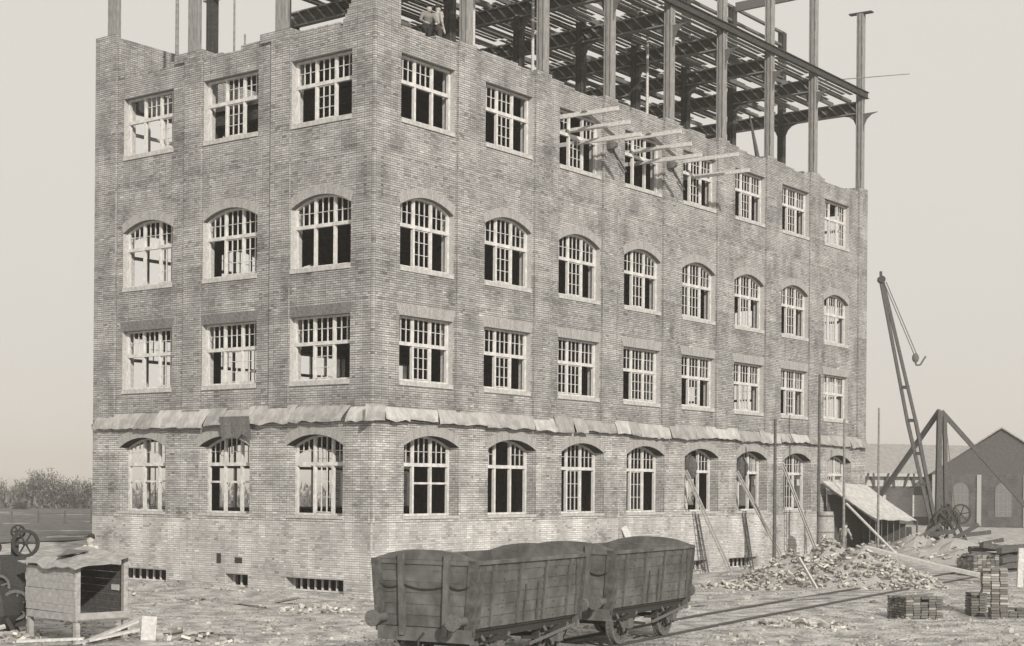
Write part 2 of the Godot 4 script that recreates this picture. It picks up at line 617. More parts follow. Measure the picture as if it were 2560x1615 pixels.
func place_window(b: Node3D, ws: Dictionary, xf: Transform3D, mask: Array, uppers: Array, sill_mesh):
	var w = put("window", ws.frame, M.white, b, xf)
	for i in 3:
		if uppers[i]:
			put("casement", ws.upper[i], M.white, w)
		if mask[i] == 1:
			put("casement", ws.lower, M.white, w, Transform3D(Basis(), Vector3((i - 1) * ws.step, 0, 0)))
		elif mask[i] == 2:
			put("cross_rail", ws.bar, M.white, w, Transform3D(Basis(), Vector3((i - 1) * ws.step, 0, 0)))
	if sill_mesh != null:
		put("window_sill", sill_mesh, M.stone, w)
	return w

func arch_ring(t: Dictionary, deep: float, splay: float, seedv: int) -> ArrayMesh:    # voussoirs round a window head, 6 mm proud
	var r = RandomNumberGenerator.new()
	r.seed = seedv
	var m = MB.new()
	var n = 30
	for i in n:
		var xa = -t.w * 0.5 + t.w * (i + 0.06) / n
		var xb = -t.w * 0.5 + t.w * (i + 0.94) / n
		var ka = xa / (t.w * 0.5) * splay
		var kb = xb / (t.w * 0.5) * splay
		var g = r.randf_range(0.82, 1.12)
		m.col = Color(g, g, g)
		var a = Vector3(xa, arch_y(t, xa) - t.sill + 0.004, 0)
		var bb = Vector3(xb, arch_y(t, xb) - t.sill + 0.004, 0)
		var d = Vector3(xb + kb, bb.y + deep, 0)
		var e = Vector3(xa + ka, a.y + deep, 0)
		var z = Vector3(0, 0, 0.006)
		var zb = Vector3(0, 0, -0.02)
		m.hexa([a + z, bb + z, bb + zb, a + zb, e + z, d + z, d + zb, e + zb])
	return m.mesh()

func build_factory():
	var b = thing("factory_building", "large unfinished brick factory with arched windows and a bare steel frame above", "building", CORNER, TURN)
	var YO = EYE
	# window centres
	var rc = []
	var rc1 = []
	for k in 8:
		rc.append(1.289 + 4.5 * k + 1.39)
		rc1.append(1.49 + 4.5 * k + 1.45)
	var eR = [0.0]
	for k in 7:
		eR.append(4.75 + 4.5 * k)
	eR.append(LEN_U)
	var base_r = []
	for k in 8:
		base_r.append(2.2 + 4.5 * k)
	# the long front (faces local +z)
	var right = {0: [null, null, null, null, base_r[4], base_r[5], null, null], 1: rc1.duplicate(), 2: rc.duplicate(), 3: rc.duplicate(), 4: rc.duplicate()}
	wall_side(b, "wall", Vector3.ZERO, Vector3(1, 0, 0), Vector3(0, 0, -1), eR, right, YO)
	# the short front (faces local -x); s runs from its far left end to the near corner
	var eL = [0.0, LEN_V - 9.0, LEN_V - 4.55, LEN_V]
	var lc = []
	var lc1 = []
	for k in [2, 1, 0]:
		lc.append(LEN_V - (0.99 + 4.4 * k + 1.41))
		lc1.append(Vector2(LEN_V - (1.23 + 4.4 * k + 1.31), 2.62))
	var left = {0: [Vector2(LEN_V - 11.3, 2.7), Vector2(LEN_V - 6.25, 1.15), Vector2(LEN_V - 2.5, 2.7)], 1: lc1, 2: lc, 3: lc.duplicate(), 4: lc.duplicate()}
	wall_side(b, "wall", Vector3(0, 0, -LEN_V), Vector3(0, 0, 1), Vector3(1, 0, 0), eL, left, YO)
	# the far long side and the far end, with the same openings
	var bc = []
	for k in 8:
		bc.append(LEN_U - rc[7 - k] if rc[7 - k] < 20.0 else null)
	var eB = []
	for k in 9:
		eB.append(LEN_U - eR[8 - k])
	var none8 = [null, null, null, null, null, null, null, null]
	wall_side(b, "wall", Vector3(LEN_U, 0, -LEN_V), Vector3(-1, 0, 0), Vector3(0, 0, 1), eB, {0: none8, 1: bc, 2: bc, 3: bc, 4: bc}, YO)
	var ec = [2.4, 6.8, 11.2]
	wall_side(b, "wall", Vector3(LEN_U, 0, 0), Vector3(0, 0, -1), Vector3(-1, 0, 0), [0.0, 4.6, 9.0, LEN_V], {0: [null, null, null], 1: ec, 2: ec, 3: ec, 4: ec}, YO)
	# windows
	var sets = {}
	var rings = {}
	var sills = {}
	for row in [1, 2, 3, 4, 5]:
		sets[row] = window_set(TYPES[row])
		var sl = MB.new()
		var hw = TYPES[row].w * 0.5
		sl.span(Vector3(-hw + 0.004, -0.16 if row % 4 != 1 else -0.10, -0.05), Vector3(hw - 0.004, -0.003, RECESS_LOW + 0.09 if row % 4 == 1 else RECESS + 0.04))
		sills[row] = sl.mesh()
	rings[1] = arch_ring(TYPES[1], 0.34, 0.10, 1)
	rings[5] = arch_ring(TYPES[5], 0.34, 0.10, 5)
	rings[2] = arch_ring(TYPES[2], 0.36, 0.16, 2)
	rings[3] = arch_ring(TYPES[3], 0.32, 0.10, 3)
	var sides = [
		{"o": Vector3.ZERO, "S": Vector3(1, 0, 0), "T": Vector3(0, 0, -1), "c": right, "n": 8, "id": "R"},
		{"o": Vector3(0, 0, -LEN_V), "S": Vector3(0, 0, 1), "T": Vector3(1, 0, 0), "c": left, "n": 3, "id": "L"},
		{"o": Vector3(LEN_U, 0, -LEN_V), "S": Vector3(-1, 0, 0), "T": Vector3(0, 0, 1), "c": {1: bc, 2: bc, 3: bc, 4: bc}, "n": 8, "id": "B"},
		{"o": Vector3(LEN_U, 0, 0), "S": Vector3(0, 0, -1), "T": Vector3(-1, 0, 0), "c": {1: ec, 2: ec, 3: ec, 4: ec}, "n": 3, "id": "E"},
	]
	var vr = RandomNumberGenerator.new()
	vr.seed = 23
	for sd in sides:
		var bas = Basis(sd.S, Vector3.UP, -sd.T)
		for row in [1, 2, 3, 4]:
			for k in sd.n:
				var c = sd.c[row][k]
				if c == null:
					continue
				var kind = row
				if c is Vector2:
					c = c.x
					kind = 5
				var t = TYPES[kind]
				var pos = sd.o + sd.S * c + Vector3(0, t.sill + YO, 0) + sd.T * (RECESS_LOW if row == 1 else RECESS)
				var mask = [0, 1, 0]
				var up = [true, true, true]
				if sd.id == "R":
					if row == 1 and k == 0:
						mask = [0, 2, 2]
					elif row == 1 and (k == 1 or k == 5):
						mask = [0, 0, 0]
					elif row == 4 and k == 0:
						mask = [0, 0, 0]
					elif row == 1 and k == 4:
						up = [true, false, true]
						mask = [1, 0, 0]
					elif k == 7:
						mask = [1, 1, 0]
				elif sd.id == "L":
					var kk = 2 - k         # 0 is next to the near corner
					if row == 3 and kk == 0:
						mask = [0, 0, 0]
					elif row == 1:
						mask = [[0, 1, 0], [2, 2, 2], [2, 2, 2]][kk]
					elif kk > 0 and row < 4:
						mask = [0, 1, 1] if kk == 1 else [0, 0, 1]
					elif row == 4 and kk == 2:
						up = [true, true, true]
						mask = [0, 0, 1]
				else:
					mask = [[0, 0, 0], [0, 0, 0], [0, 1, 0], [0, 0, 0]][(k * 3 + row) % 4]
					up = [(k + row) % 3 == 0, (k + row) % 3 == 0, k % 2 == 0]
				if sd.id == "R" and row >= 2 and k > 0:
					if vr.randf() < 0.18:
						mask = [[0, 0, 0], [1, 1, 0], [0, 1, 1], [0, 2, 0]][vr.randi() % 4]
				if row == 4:
					for i in 3:
						if vr.randf() < 0.33:
							up[i] = false
				elif vr.randf() < 0.10:
					up[vr.randi() % 3] = false
				var w = place_window(b, sets[kind], Transform3D(bas, pos), mask, up, sills[kind] if (sd.id == "R" or sd.id == "L") else null)
				if row <= 3 and (sd.id == "R" or sd.id == "L"):
					var am = M.arch
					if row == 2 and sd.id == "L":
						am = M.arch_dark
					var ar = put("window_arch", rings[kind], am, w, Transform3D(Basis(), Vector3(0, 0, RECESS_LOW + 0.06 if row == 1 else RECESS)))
					if row == 2:
						ar.set_meta("label", "flat brick arch over the window")
	# barred basement lights
	for e in [["L", LEN_V - 11.3, 2.7, 7], ["L", LEN_V - 6.25, 1.15, 3], ["L", LEN_V - 2.5, 2.7, 8], ["R", base_r[4], 2.7, 7], ["R", base_r[5], 2.7, 7]]:
		var sd = sides[0] if e[0] == "R" else sides[1]
		var m = MB.new()
		var hw = e[2] * 0.5
		m.span(Vector3(-hw, 0, -0.08), Vector3(hw, 0.05, 0))
		m.span(Vector3(-hw, 0.41, -0.08), Vector3(hw, 0.458, 0))
		for i in e[3] + 1:
			var x = -hw + 0.03 + (e[2] - 0.06) * i / e[3]
			m.span(Vector3(x - 0.028, 0.052, -0.07), Vector3(x + 0.028, 0.408, -0.01))
		var w = put("basement_window", m, M.white, b, Transform3D(Basis(sd.S, Vector3.UP, -sd.T), sd.o + sd.S * e[1] + Vector3(0, TYPES[0].sill + YO, 0) + sd.T * 0.32))
	build_piers(b, YO)
	build_ledge(b, YO)
	build_floors(b, YO)
	build_frame(b, YO)
	# four holes left in the brickwork by the scaffold
	for q in [[7.15, -2.62, 0.22, 0.34], [6.15, -2.66, 0.36, 0.2]]:
		var hm = MB.new()
		hm.box(Vector3.ZERO, Vector3(0.02, q[3], q[2]))
		put("putlog_hole", hm, M.iron, b, Transform3D(Basis(), Vector3(-0.062, q[1] + YO, -q[0])))

func build_piers(b: Node3D, YO: float):
	# brick piers between the bays, standing 90 mm proud above the ledge
	var r = RandomNumberGenerator.new()
	r.seed = 91
	for u in [4.72, 9.22, 13.70, 18.20, 22.65, 27.15, 31.62]:
		var m = MB.new()
		m.span(Vector3(u - 0.52, 2.2 + YO, -0.01), Vector3(u + 0.44, 15.14 + YO, 0.08))
		m.span(Vector3(u - 0.46, 15.1 + YO, -0.5), Vector3(u + 0.46, 15.1 + 0.20 + r.randf() * 0.08 + YO, 0.076))
		m.span(Vector3(u + 0.46, 15.1 + YO, -0.5), Vector3(u + 1.0 + r.randf() * 0.5, 15.1 + 0.15 + YO, 0.0 - 0.004))
		put("brick_pier", m, M.brick, b)
	for v in [4.27, 8.70]:
		var m = MB.new()
		m.span(Vector3(-0.08, 2.2 + YO, -v - 0.44), Vector3(0.01, 15.14 + YO, -v + 0.47))
		m.span(Vector3(-0.076, 15.1 + YO, -v - 1.0), Vector3(0.5, 15.42 + YO, -v + 0.5))
		put("brick_pier", m, M.brick, b)
	# the near corner pier, carried up higher with stepped courses
	var m = MB.new()
	m.span(Vector3(-0.003, 15.05 + YO, -0.62), Vector3(1.25, 17.6 + YO, 0.003))
	for i in 9:
		m.span(Vector3(-0.002, 15.05 + YO, -0.62 - 0.09 * (i + 1)), Vector3(0.5, 16.5 - 0.15 * i + YO, -0.62 - 0.09 * i))
	put("corner_pier", m, M.brick, b)
	# far left end pier with a ragged top
	m = MB.new()
	m.span(Vector3(-0.09, 2.2 + YO, -LEN_V - 0.02), Vector3(0.02, 16.78 + YO, -12.95))
	m.span(Vector3(-0.086, 15.05 + YO, -LEN_V - 0.024), Vector3(0.55, 16.74 + YO, -13.2))
	m.span(Vector3(0.0, 15.05 + YO, -13.2), Vector3(0.5, 16.3 + YO, -12.9))
	m.span(Vector3(0.0, 15.05 + YO, -12.9), Vector3(0.5, 15.75 + YO, -12.55))
	m.span(Vector3(0.003, 15.05 + YO, -12.55), Vector3(0.5, 15.4 + YO, -12.1))
	put("corner_pier", m, M.brick, b)
	# far right end pier
	m = MB.new()
	m.span(Vector3(36.6, 2.2 + YO, -0.5), Vector3(LEN_U + 0.03, 15.42 + YO, 0.09))
	m.span(Vector3(35.6, 15.1 + YO, -0.5), Vector3(36.6, 15.22 + YO, -0.003))
	put("corner_pier", m, M.brick, b)
	# unfinished top courses: short runs of different height
	m = MB.new()
	var u = 1.3
	while u < 35.5:
		var l = r.randf_range(0.5, 1.6)
		if r.randf() < 0.7:
			m.span(Vector3(u, 15.05 + YO, -0.46), Vector3(u + l, 15.1 + [0.075, 0.15, 0.075, 0.225][r.randi() % 4] + YO, -0.006))
		u += l
	var v = 1.6
	while v < 9.6:
		var l = r.randf_range(0.5, 1.4)
		if r.randf() < 0.7:
			m.span(Vector3(0.006, 15.05 + YO, -v - l), Vector3(0.46, 15.1 + [0.075, 0.15, 0.15, 0.225][r.randi() % 4] + YO, -v))
		v += l
	put("top_course", m, M.brick, b)
	# the far wall carried up past the roof line at the left
	m = MB.new()
	m.span(Vector3(0.55, 15.05 + YO, -LEN_V), Vector3(9.0, 16.9 + YO, -LEN_V + 0.5))
	m.span(Vector3(9.0, 15.05 + YO, -LEN_V + 0.002), Vector3(12.0, 16.5 + YO, -LEN_V + 0.5))
	put("upper_wall", m, M.brick, b)

func build_ledge(b: Node3D, YO: float):
	# projecting stone string course, and the canvas-covered boards that protect it while work goes on above
	var m = MB.new()
	m.span(Vector3(-0.17, 2.08 + YO, -0.0), Vector3(LEN_U + 0.1, 2.2 + YO - 0.004, 0.17))
	m.span(Vector3(-0.17, 2.08 + YO, -LEN_V), Vector3(-0.0, 2.2 + YO - 0.004, -0.0))
	put("string_course", m, M.wood_dark, b)  # dark colour stands in for the shadow line below the sheets
	var r = RandomNumberGenerator.new()
	r.seed = 44
	for side in 2:
		var pos = -0.35
		var lim = LEN_U if side == 0 else LEN_V - 0.42
		var sag = 0.0
		while pos < lim:
			var w = r.randf_range(0.7, 1.5)
			if r.randf() < 0.25:
				w = r.randf_range(2.0, 2.8)
			w = minf(w, lim - pos + 0.1)
			sag = 0.75 * sag + r.randf_range(-0.055, 0.055)
			var q = MB.new()
			var top = 2.58 + r.randf_range(-0.06, 0.10)
			var lowa = 2.16 + sag
			var oa = 0.25 + r.randf_range(-0.03, 0.06)
			var lean = r.randf_range(0.04, 0.30) * (1.0 if side == 0 else -1.0)
			var g = r.randf_range(0.60, 1.06)
			q.col = Color(g, g, g)
			var n = maxi(3, int(w / 0.22))
			var rows = []
			for i in n + 1:
				var x = pos + (w + 0.03) * i / n
				var dip = 0.085 * fine_noise.get_noise_1d((x + side * 50.0) * 2.6) + r.randf_range(-0.012, 0.012) - 0.06 * maxf(0.0, fine_noise.get_noise_1d(x * 5.0 + 9.0))
				var belly = 0.025 * sin(i * 1.9)
				rows.append([Vector3(x, top, 0.03), Vector3(x - lean * 0.5, lerpf(top, lowa, 0.5) + belly, 0.03 + oa * 0.52), Vector3(x - lean, lowa, oa), Vector3(x - lean, lowa - 0.07 + dip, oa + 0.012)])
			for i in n:
				for k in 3:
					var c4 = [rows[i][k + 1], rows[i + 1][k + 1], rows[i + 1][k], rows[i][k]]
					var c5 = []
					for p in c4:
						c5.append((Vector3(p.x, p.y + YO, p.z) if side == 0 else Vector3(-p.z, p.y + YO, -p.x)))
					if side == 0:
						q.quad(c5[0], c5[1], c5[2], c5[3])
					else:
						q.quad(c5[1], c5[0], c5[3], c5[2])
			put("cover_sheet", q, M.sheet, b)
			pos += w
	# grey cloth hanging over the second window of the short front
	var cl = MB.new()
	for i in 6:
		for j in 5:
			var f = func(a, c):
				var vv = 5.35 + 1.5 * (1.0 - a / 6.0)
				return Vector3(-0.375 + 0.028 * c - 0.02 * sin(a * 2.1), 2.32 - (0.72 + 0.09 * sin(a * 2.3 + 1.0)) * c / 5.0 - 0.05 * sin(a * 1.3) * c / 5.0 + YO, -vv)
			cl.quad(f.call(i, j + 1), f.call(i + 1, j + 1), f.call(i + 1, j), f.call(i, j))
	var hc = put("hanging_cloth", cl, M.canvas_grey, b)
	hc.set_meta("label", "dark grey cloth hung over the ledge")

func build_floors(b: Node3D, YO: float):
	for h in [-1.95, 2.45, 6.35, 11.05, 15.0]:
		var m = MB.new()
		m.span(Vector3(THICK + 0.002, h - 0.28 + YO, -LEN_V + THICK + 0.002), Vector3(LEN_U - THICK - 0.002, h + YO, -THICK - 0.002))
		if h < 14.0:
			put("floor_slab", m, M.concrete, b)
		else:
			m = MB.new()
			m.span(Vector3(4.6, h - 0.28 + YO, -LEN_V + THICK + 0.002), Vector3(LEN_U - THICK - 0.002, h + YO, -THICK - 0.002))
			m.span(Vector3(THICK + 0.002, h - 0.28 + YO, -9.0), Vector3(4.6, h + YO, -THICK - 0.002))
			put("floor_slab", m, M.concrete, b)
		for u in COLS_U:
			if u > 37.0:
				continue
			var g = MB.new()
			g.span(Vector3(u - 0.15, h - 0.78 + YO, -LEN_V + THICK), Vector3(u + 0.15, h - 0.28 + YO, -THICK))
			put("floor_beam", g, M.steel_dark, b)

func column_mesh(h0: float, h1: float) -> ArrayMesh:      # a built-up steel stanchion: two channels and flange plates
	var m = MB.new()
	var y0 = h0
	var y1 = h1
	m.span(Vector3(-0.15, y0, -0.13), Vector3(0.15, y1, 0.13))
	for s in [-1, 1]:
		m.span(Vector3(-0.18, y0, s * 0.131), Vector3(0.18, y1, s * 0.165))
		m.span(Vector3(s * 0.151, y0, -0.05), Vector3(s * 0.19, y1, 0.05))
	return m.mesh()

func build_frame(b: Node3D, YO: float):
	var r = RandomNumberGenerator.new()
	r.seed = 31
	var tall = column_mesh(14.9 + YO, 26.5 + YO)
	var ended = column_mesh(14.9 + YO, 24.5 + YO)
	var inside = column_mesh(-4.6 + YO, 24.3 + YO)
	var low = column_mesh(-4.6 + YO, 19.4 + YO)
	for k in COLS_U.size():
		var u = COLS_U[k]
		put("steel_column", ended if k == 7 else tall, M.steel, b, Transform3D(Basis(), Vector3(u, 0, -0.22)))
		put("steel_column", inside if k >= 3 else low, M.steel_dark, b, Transform3D(Basis(), Vector3(u, 0, -ROWS_V[0])))  # inner columns coloured darker than the front ones, for their shade
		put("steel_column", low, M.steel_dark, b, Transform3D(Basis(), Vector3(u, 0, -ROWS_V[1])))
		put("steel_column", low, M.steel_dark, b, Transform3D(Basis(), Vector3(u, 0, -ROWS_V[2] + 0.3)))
	for v in [4.57, 9.04, 13.58]:
		put("steel_column", tall, M.steel, b, Transform3D(Basis(Vector3.UP, PI / 2), Vector3(0.3, 0, -v)))
	# cap plate on the last column
	var cp = MB.new()
	cp.box(Vector3(37.28, 24.54 + YO, -0.22), Vector3(0.30, 0.07, 1.25), Basis(Vector3.RIGHT, 0.03))
	put("cap_plate", cp, M.steel_dark, b)
	# cross girders with diagonal webs, bracketed to the columns
	var gm = MB.new()
	var z0 = -0.05
	var z1 = -13.75
	gm.span(Vector3(-0.13, 19.35, z1), Vector3(0.13, 19.41, z0))
	gm.span(Vector3(-0.13, 19.93, z1), Vector3(0.13, 19.99, z0))
	gm.col = Color(0.28, 0.28, 0.28)
	gm.span(Vector3(-0.012, 19.41, z1), Vector3(0.012, 19.93, z0))
	gm.col = Color(1.15, 1.15, 1.15)
	var zz = z0 - 0.3
	while zz > z1 + 0.6:
		for s in [-1, 1]:
			gm.bar(Vector3(s * 0.055, 19.41, zz), Vector3(s * 0.055, 19.93, zz - 0.5), 0.05, 0.17, Vector3(1, 0, 0))
		zz -= 0.55
	var girder = gm.mesh()
	for k in COLS_U.size():
		put("girder", girder, M.girder, b, Transform3D(Basis(), Vector3(COLS_U[k], YO, 0)))
	# knee brackets
	var kb = MB.new()
	for s in [-1, 1]:
		var prof = [Vector3(0, 18.45, s * 0.17), Vector3(0, 18.75, s * 0.22), Vector3(0, 19.05, s * 0.36), Vector3(0, 19.25, s * 0.60), Vector3(0, 19.34, s * 0.95)]
		for i in 4:
			var a = prof[i]
			var c = prof[i + 1]
			var lo = Vector3(0.04, 0, 0)
			var p = [a, c, Vector3(0, 19.34, c.z), Vector3(0, 19.34, a.z)]
			if s > 0:
				kb.quad(p[0] - lo, p[1] - lo, p[2] - lo, p[3] - lo)
				kb.quad(p[3] + lo, p[2] + lo, p[1] + lo, p[0] + lo)
				kb.quad(p[1] - lo, p[0] - lo, p[0] + lo, p[1] + lo)
			else:
				kb.quad(p[3] - lo, p[2] - lo, p[1] - lo, p[0] - lo)
				kb.quad(p[0] + lo, p[1] + lo, p[2] + lo, p[3] + lo)
				kb.quad(p[0] - lo, p[1] - lo, p[1] + lo, p[0] + lo)
	var bracket = kb.mesh()
	for k in COLS_U.size():
		for v in [0.22, ROWS_V[0], ROWS_V[1]]:
			put("knee_bracket", bracket, M.iron_mid, b, Transform3D(Basis(), Vector3(COLS_U[k], YO, -v)))
	# side beam along the edge of the new floor, and joists
	var eb = MB.new()
	eb.span(Vector3(4.9, 20.14 + YO, -0.06), Vector3(LEN_U + 0.05, 20.18 + YO, 0.12))
	eb.span(Vector3(4.9, 20.44 + YO, -0.06), Vector3(LEN_U + 0.05, 20.48 + YO, 0.12))
	eb.span(Vector3(4.9, 20.18 + YO, 0.02), Vector3(LEN_U + 0.05, 20.44 + YO, 0.05))
	put("edge_beam", eb, M.steel_dark, b)
	for v in [0.9, 1.9, 2.9, 3.9, 5.3, 6.3, 7.3, 8.3, 9.8, 10.8, 11.8]:
		var j = MB.new()
		j.span(Vector3(4.95, 20.0 + YO, -v - 0.05), Vector3(LEN_U, 20.205 + YO, -v + 0.05))
		put("joist", j, M.iron_mid, b)
	# loose deck planks with daylight between them
	var planks = []
	for i in 4:
		var pm = MB.new()
		pm.box(Vector3.ZERO, Vector3([4.5, 4.2, 3.4, 2.4][i], 0.03, [0.20, 0.18, 0.19, 0.21][i]))
		planks.append(pm.mesh())
	var count = 0
	for k in 7:
		var ua = COLS_U[k]
		var ub = COLS_U[k + 1]
		var v = -0.02
		while v < 12.1 and count < 298:
			if r.randf() < 0.91:
				var which = [0, 0, 0, 1, 1, 2, 3][r.randi() % 7]
				var len = [4.5, 4.2, 3.4, 2.4][which]
				var shift = r.randf_range(-1, 1) * maxf(0.0, (ub - ua - len) * 0.5)
				put("deck_plank", planks[which], M.deck, b, Transform3D(Basis(Vector3.UP, r.randf_range(-0.012, 0.012)) * Basis(Vector3.RIGHT, r.randf_range(-0.05, 0.05)), Vector3((ua + ub) * 0.5 + shift, 20.235 + YO + r.randf_range(0, 0.02), -v - 0.13)))
				count += 1
			v += r.randf_range(0.265, 0.325)
	# the next storey's first girders
	var ug = MB.new()
	for h in [23.55, 24.25]:
		ug.span(Vector3(22.8, h + YO, -ROWS_V[0] - 0.08), Vector3(37.45, h + 0.12 + YO, -ROWS_V[0] + 0.08))
	put("girder", ug, M.iron_mid, b)
	for k in [4, 5, 6]:
		var tg = MB.new()
		tg.span(Vector3(COLS_U[k] - 0.08, 24.05 + YO, -ROWS_V[0] + 0.2), Vector3(COLS_U[k] + 0.08, 24.5 + YO, -0.4))
		put("girder", tg, M.iron_mid, b)

# ------------------------------------------------------------------ field, trees and sheds beyond
func tree_mesh(seedv: int, tall: float, wide: float) -> Array:
	var r = RandomNumberGenerator.new()
	r.seed = seedv
	var trunk = MB.new()
	var twigs = MB.new()
	trunk.tube(Vector3.ZERO, Vector3(0.1, tall * 0.55, 0), 0.16, 0.08, 6)
	for i in 16:
		var y = tall * r.randf_range(0.12, 0.6)
		var a = r.randf() * TAU
		var out = wide * r.randf_range(0.5, 1.0)
		var tip = Vector3(cos(a) * out, minf(y + tall * r.randf_range(0.15, 0.45), tall * r.randf_range(0.85, 1.02)), sin(a) * out)
		var root = Vector3(0.1 * y / tall, y, 0)
		var mid = root.lerp(tip, 0.5) + Vector3(r.randf_range(-0.2, 0.2), r.randf_range(0, 0.3), r.randf_range(-0.2, 0.2))
		trunk.tube(root, mid, 0.06, 0.04, 4, false)
		trunk.tube(mid, tip, 0.04, 0.015, 4, false)
		for j in 34:
			var p = root.lerp(tip, r.randf_range(0.25, 1.08)) + Vector3(r.randf_range(-1, 1), r.randf_range(-0.8, 0.9), r.randf_range(-1, 1)) * wide * 0.34
			if p.y < 0.05:
				p.y = r.randf() * 0.8
			var d = Vector3(r.randf_range(-1, 1), r.randf_range(-0.2, 1.2), r.randf_range(-1, 1)).normalized()
			var l = r.randf_range(0.35, 0.8)
			var s = d.cross(Vector3(r.randf_range(-1, 1), r.randf_range(-1, 1), r.randf_range(-1, 1))).normalized() * r.randf_range(0.03, 0.09)
			var g = r.randf_range(0.6, 1.3)
			twigs.col = Color(g, g, g)
			twigs.tri(p - s, p + s, p + d * l)
	return [trunk.mesh(), twigs.mesh()]

func build_backdrop():
	var r = RandomNumberGenerator.new()
	r.seed = 61
	var kinds = []
	for i in 4:
		kinds.append(tree_mesh(100 + i, [4.2, 4.9, 3.8, 4.6][i], [2.0, 2.3, 2.1, 1.7][i]))
	var words = ["bare round-topped tree", "bare wide-spreading tree", "low bare bushy tree", "slim bare tree"]
	var spots = ["at the left edge of the photo", "above the dark bush in the field", "right of the dark bush in the field", "left of the middle of the tree line", "in the middle of the tree line", "right of the middle of the tree line", "two trees left of the factory wall", "next to the factory's left wall", "half hidden by the factory's left wall"]
	for i in 9:
		var k = i % 4
		var x = -70.5 + 2.0 * i + r.randf_range(-0.4, 0.4)
		var z = -206.0 + r.randf_range(-5, 3)
		var sc = r.randf_range(0.82, 1.1)
		var t = thing("bare_tree", "%s across the field, %s" % [words[k], spots[i]], "tree", Vector3(x, gh(x, z) - 0.1, z), r.randf() * TAU, "bare trees across the field")
		t.scale = Vector3(sc, sc, sc)
		put("trunk", kinds[k][0], M.bark, t)
		put("crown", kinds[k][1], M.twig, t)
	var hedge = MB.new()
	for i in 9000:
		var x = r.randf_range(-150.0, 40.0)
		var z = -213.0 + r.randf_range(-5.0, 9.0)
		var y = r.randf() * r.randf() * (3.4 + 1.6 * soft_noise.get_noise_1d(x * 3.0))
		var d = Vector3(r.randf_range(-0.6, 0.6), 1.0, r.randf_range(-0.6, 0.6)).normalized()
		var g = r.randf_range(0.6, 1.25)
		hedge.col = Color(g, g, g)
		var p = Vector3(x, gh(x, z) + y - 0.1, z)
		var s = Vector3(r.randf_range(0.08, 0.26), 0, r.randf_range(-0.1, 0.1))
		hedge.tri(p - s, p + s, p + d * r.randf_range(0.6, 1.5))
	var hd = put("hedgerow", hedge, M.twig)
	tag(hd, "thick bare undergrowth along the far edge of the field", "hedge")
	hd.set_meta("kind", "stuff")
	# far wood seen through the windows, one mass
	var bush = MB.new()
	for i in 420:
		var d = Vector3(r.randf_range(-1, 1), r.randf_range(-0.2, 1.0), r.randf_range(-1, 1)).normalized()
		var p = Vector3(d.x * 1.0, absf(d.y) * 0.95, d.z * 0.8) * r.randf_range(0.3, 1.0)
		var s = Vector3(r.randf_range(-1, 1), r.randf_range(-1, 1), r.randf_range(-1, 1)).normalized() * 0.12
		bush.tri(p - s, p + s, p + d * 0.35)
	var bs = put("bush", bush, M.bark)
	bs.position = Vector3(-60.6, gh(-60.6, -190.0), -190.0)
	tag(bs, "small dark round bush at the foot of the tree line in the field", "bush")
	# low fence line crossing the field
	var f = thing("field_fence", "thin post and rail fence crossing the field left of the factory", "fence", Vector3.ZERO)
	for i in 4:
		var x = -41.5 + i * 2.2
		var z = -128.0
		var pm = MB.new()
		pm.span(Vector3(x - 0.06, gh(x, z) - 0.2, z - 0.06), Vector3(x + 0.06, gh(x, z) + 1.1, z + 0.06))
		put("post", pm, M.wood_dark, f)
	for y in [0.45, 0.9]:
		var rm = MB.new()
		rm.bar(Vector3(-41.8, y, -128.08), Vector3(-34.6, y, -128.08), 0.05, 0.08)
		put("rail", rm, M.wood_dark, f)
	# long low shed with a pale roof, behind the right end of the factory
	var s = thing("long_shed", "long low workshop with a pale slated roof behind the crane", "building", Vector3(22.0, 0, -150.0), 0.0)
	var wl = MB.new()
	wl.span(Vector3(0, -0.3, -12), Vector3(26.0, 4.7, -0.6))
	put("wall", wl, M.shed_wall, s)
	var fr = MB.new()
	fr.quad(Vector3(-0.6, 5.45, 0.2), Vector3(26.0, 5.05, 0.2), Vector3(26.0, 7.9, -6), Vector3(-0.6, 8.25, -6))
	fr.quad(Vector3(26.0, 5.05, -12.4), Vector3(-0.6, 5.45, -12.4), Vector3(-0.6, 8.25, -6), Vector3(26.0, 7.9, -6))
	fr.quad(Vector3(-0.6, 5.25, 0.2), Vector3(26.0, 4.85, 0.2), Vector3(26.0, 5.05, 0.2), Vector3(-0.6, 5.45, 0.2))
	put("roof", fr, M.shed_roof, s)
	# a pale clerestory band broken by struts under the eaves
	var band = MB.new()
	band.span(Vector3(0.2, 3.75, -0.62), Vector3(25.6, 4.35, -0.55))
	put("eaves_band", band, M.stone, s)
	for i in 26:
		var st = MB.new()
		var x = 0.6 + i * 0.98
		st.bar(Vector3(x, 3.7, -0.5), Vector3(x + (0.3 if i % 2 == 0 else -0.2), 5.0, 0.0), 0.16, 0.16)
		put("eaves_bracket", st, M.wood_dark, s)
	for i in 4:
		var wm = MB.new()
		var x = 9.5 + i * 4.2
		wm.span(Vector3(x - 0.8, 0.8, -0.62), Vector3(x + 0.8, 2.9, -0.54))
		put("window", wm, M.stone, s)
	# gabled building at the right edge
	var gb = thing("gabled_building", "dark brick gabled workshop with arched windows at the right edge", "building", Vector3(47.6, 0, -152.0), -0.30)
	gb.position = Vector3(46.3, 0, -146.0)
	var gm = MB.new()
	var hw = 6.3
	gm.quad(Vector3(-hw, -0.3, 0), Vector3(hw, -0.3, 0), Vector3(hw, 5.1, 0), Vector3(-hw, 5.1, 0))
	gm.quad(Vector3(-hw, -0.3, -16), Vector3(-hw, -0.3, 0), Vector3(-hw, 5.1, 0), Vector3(-hw, 5.1, -16))
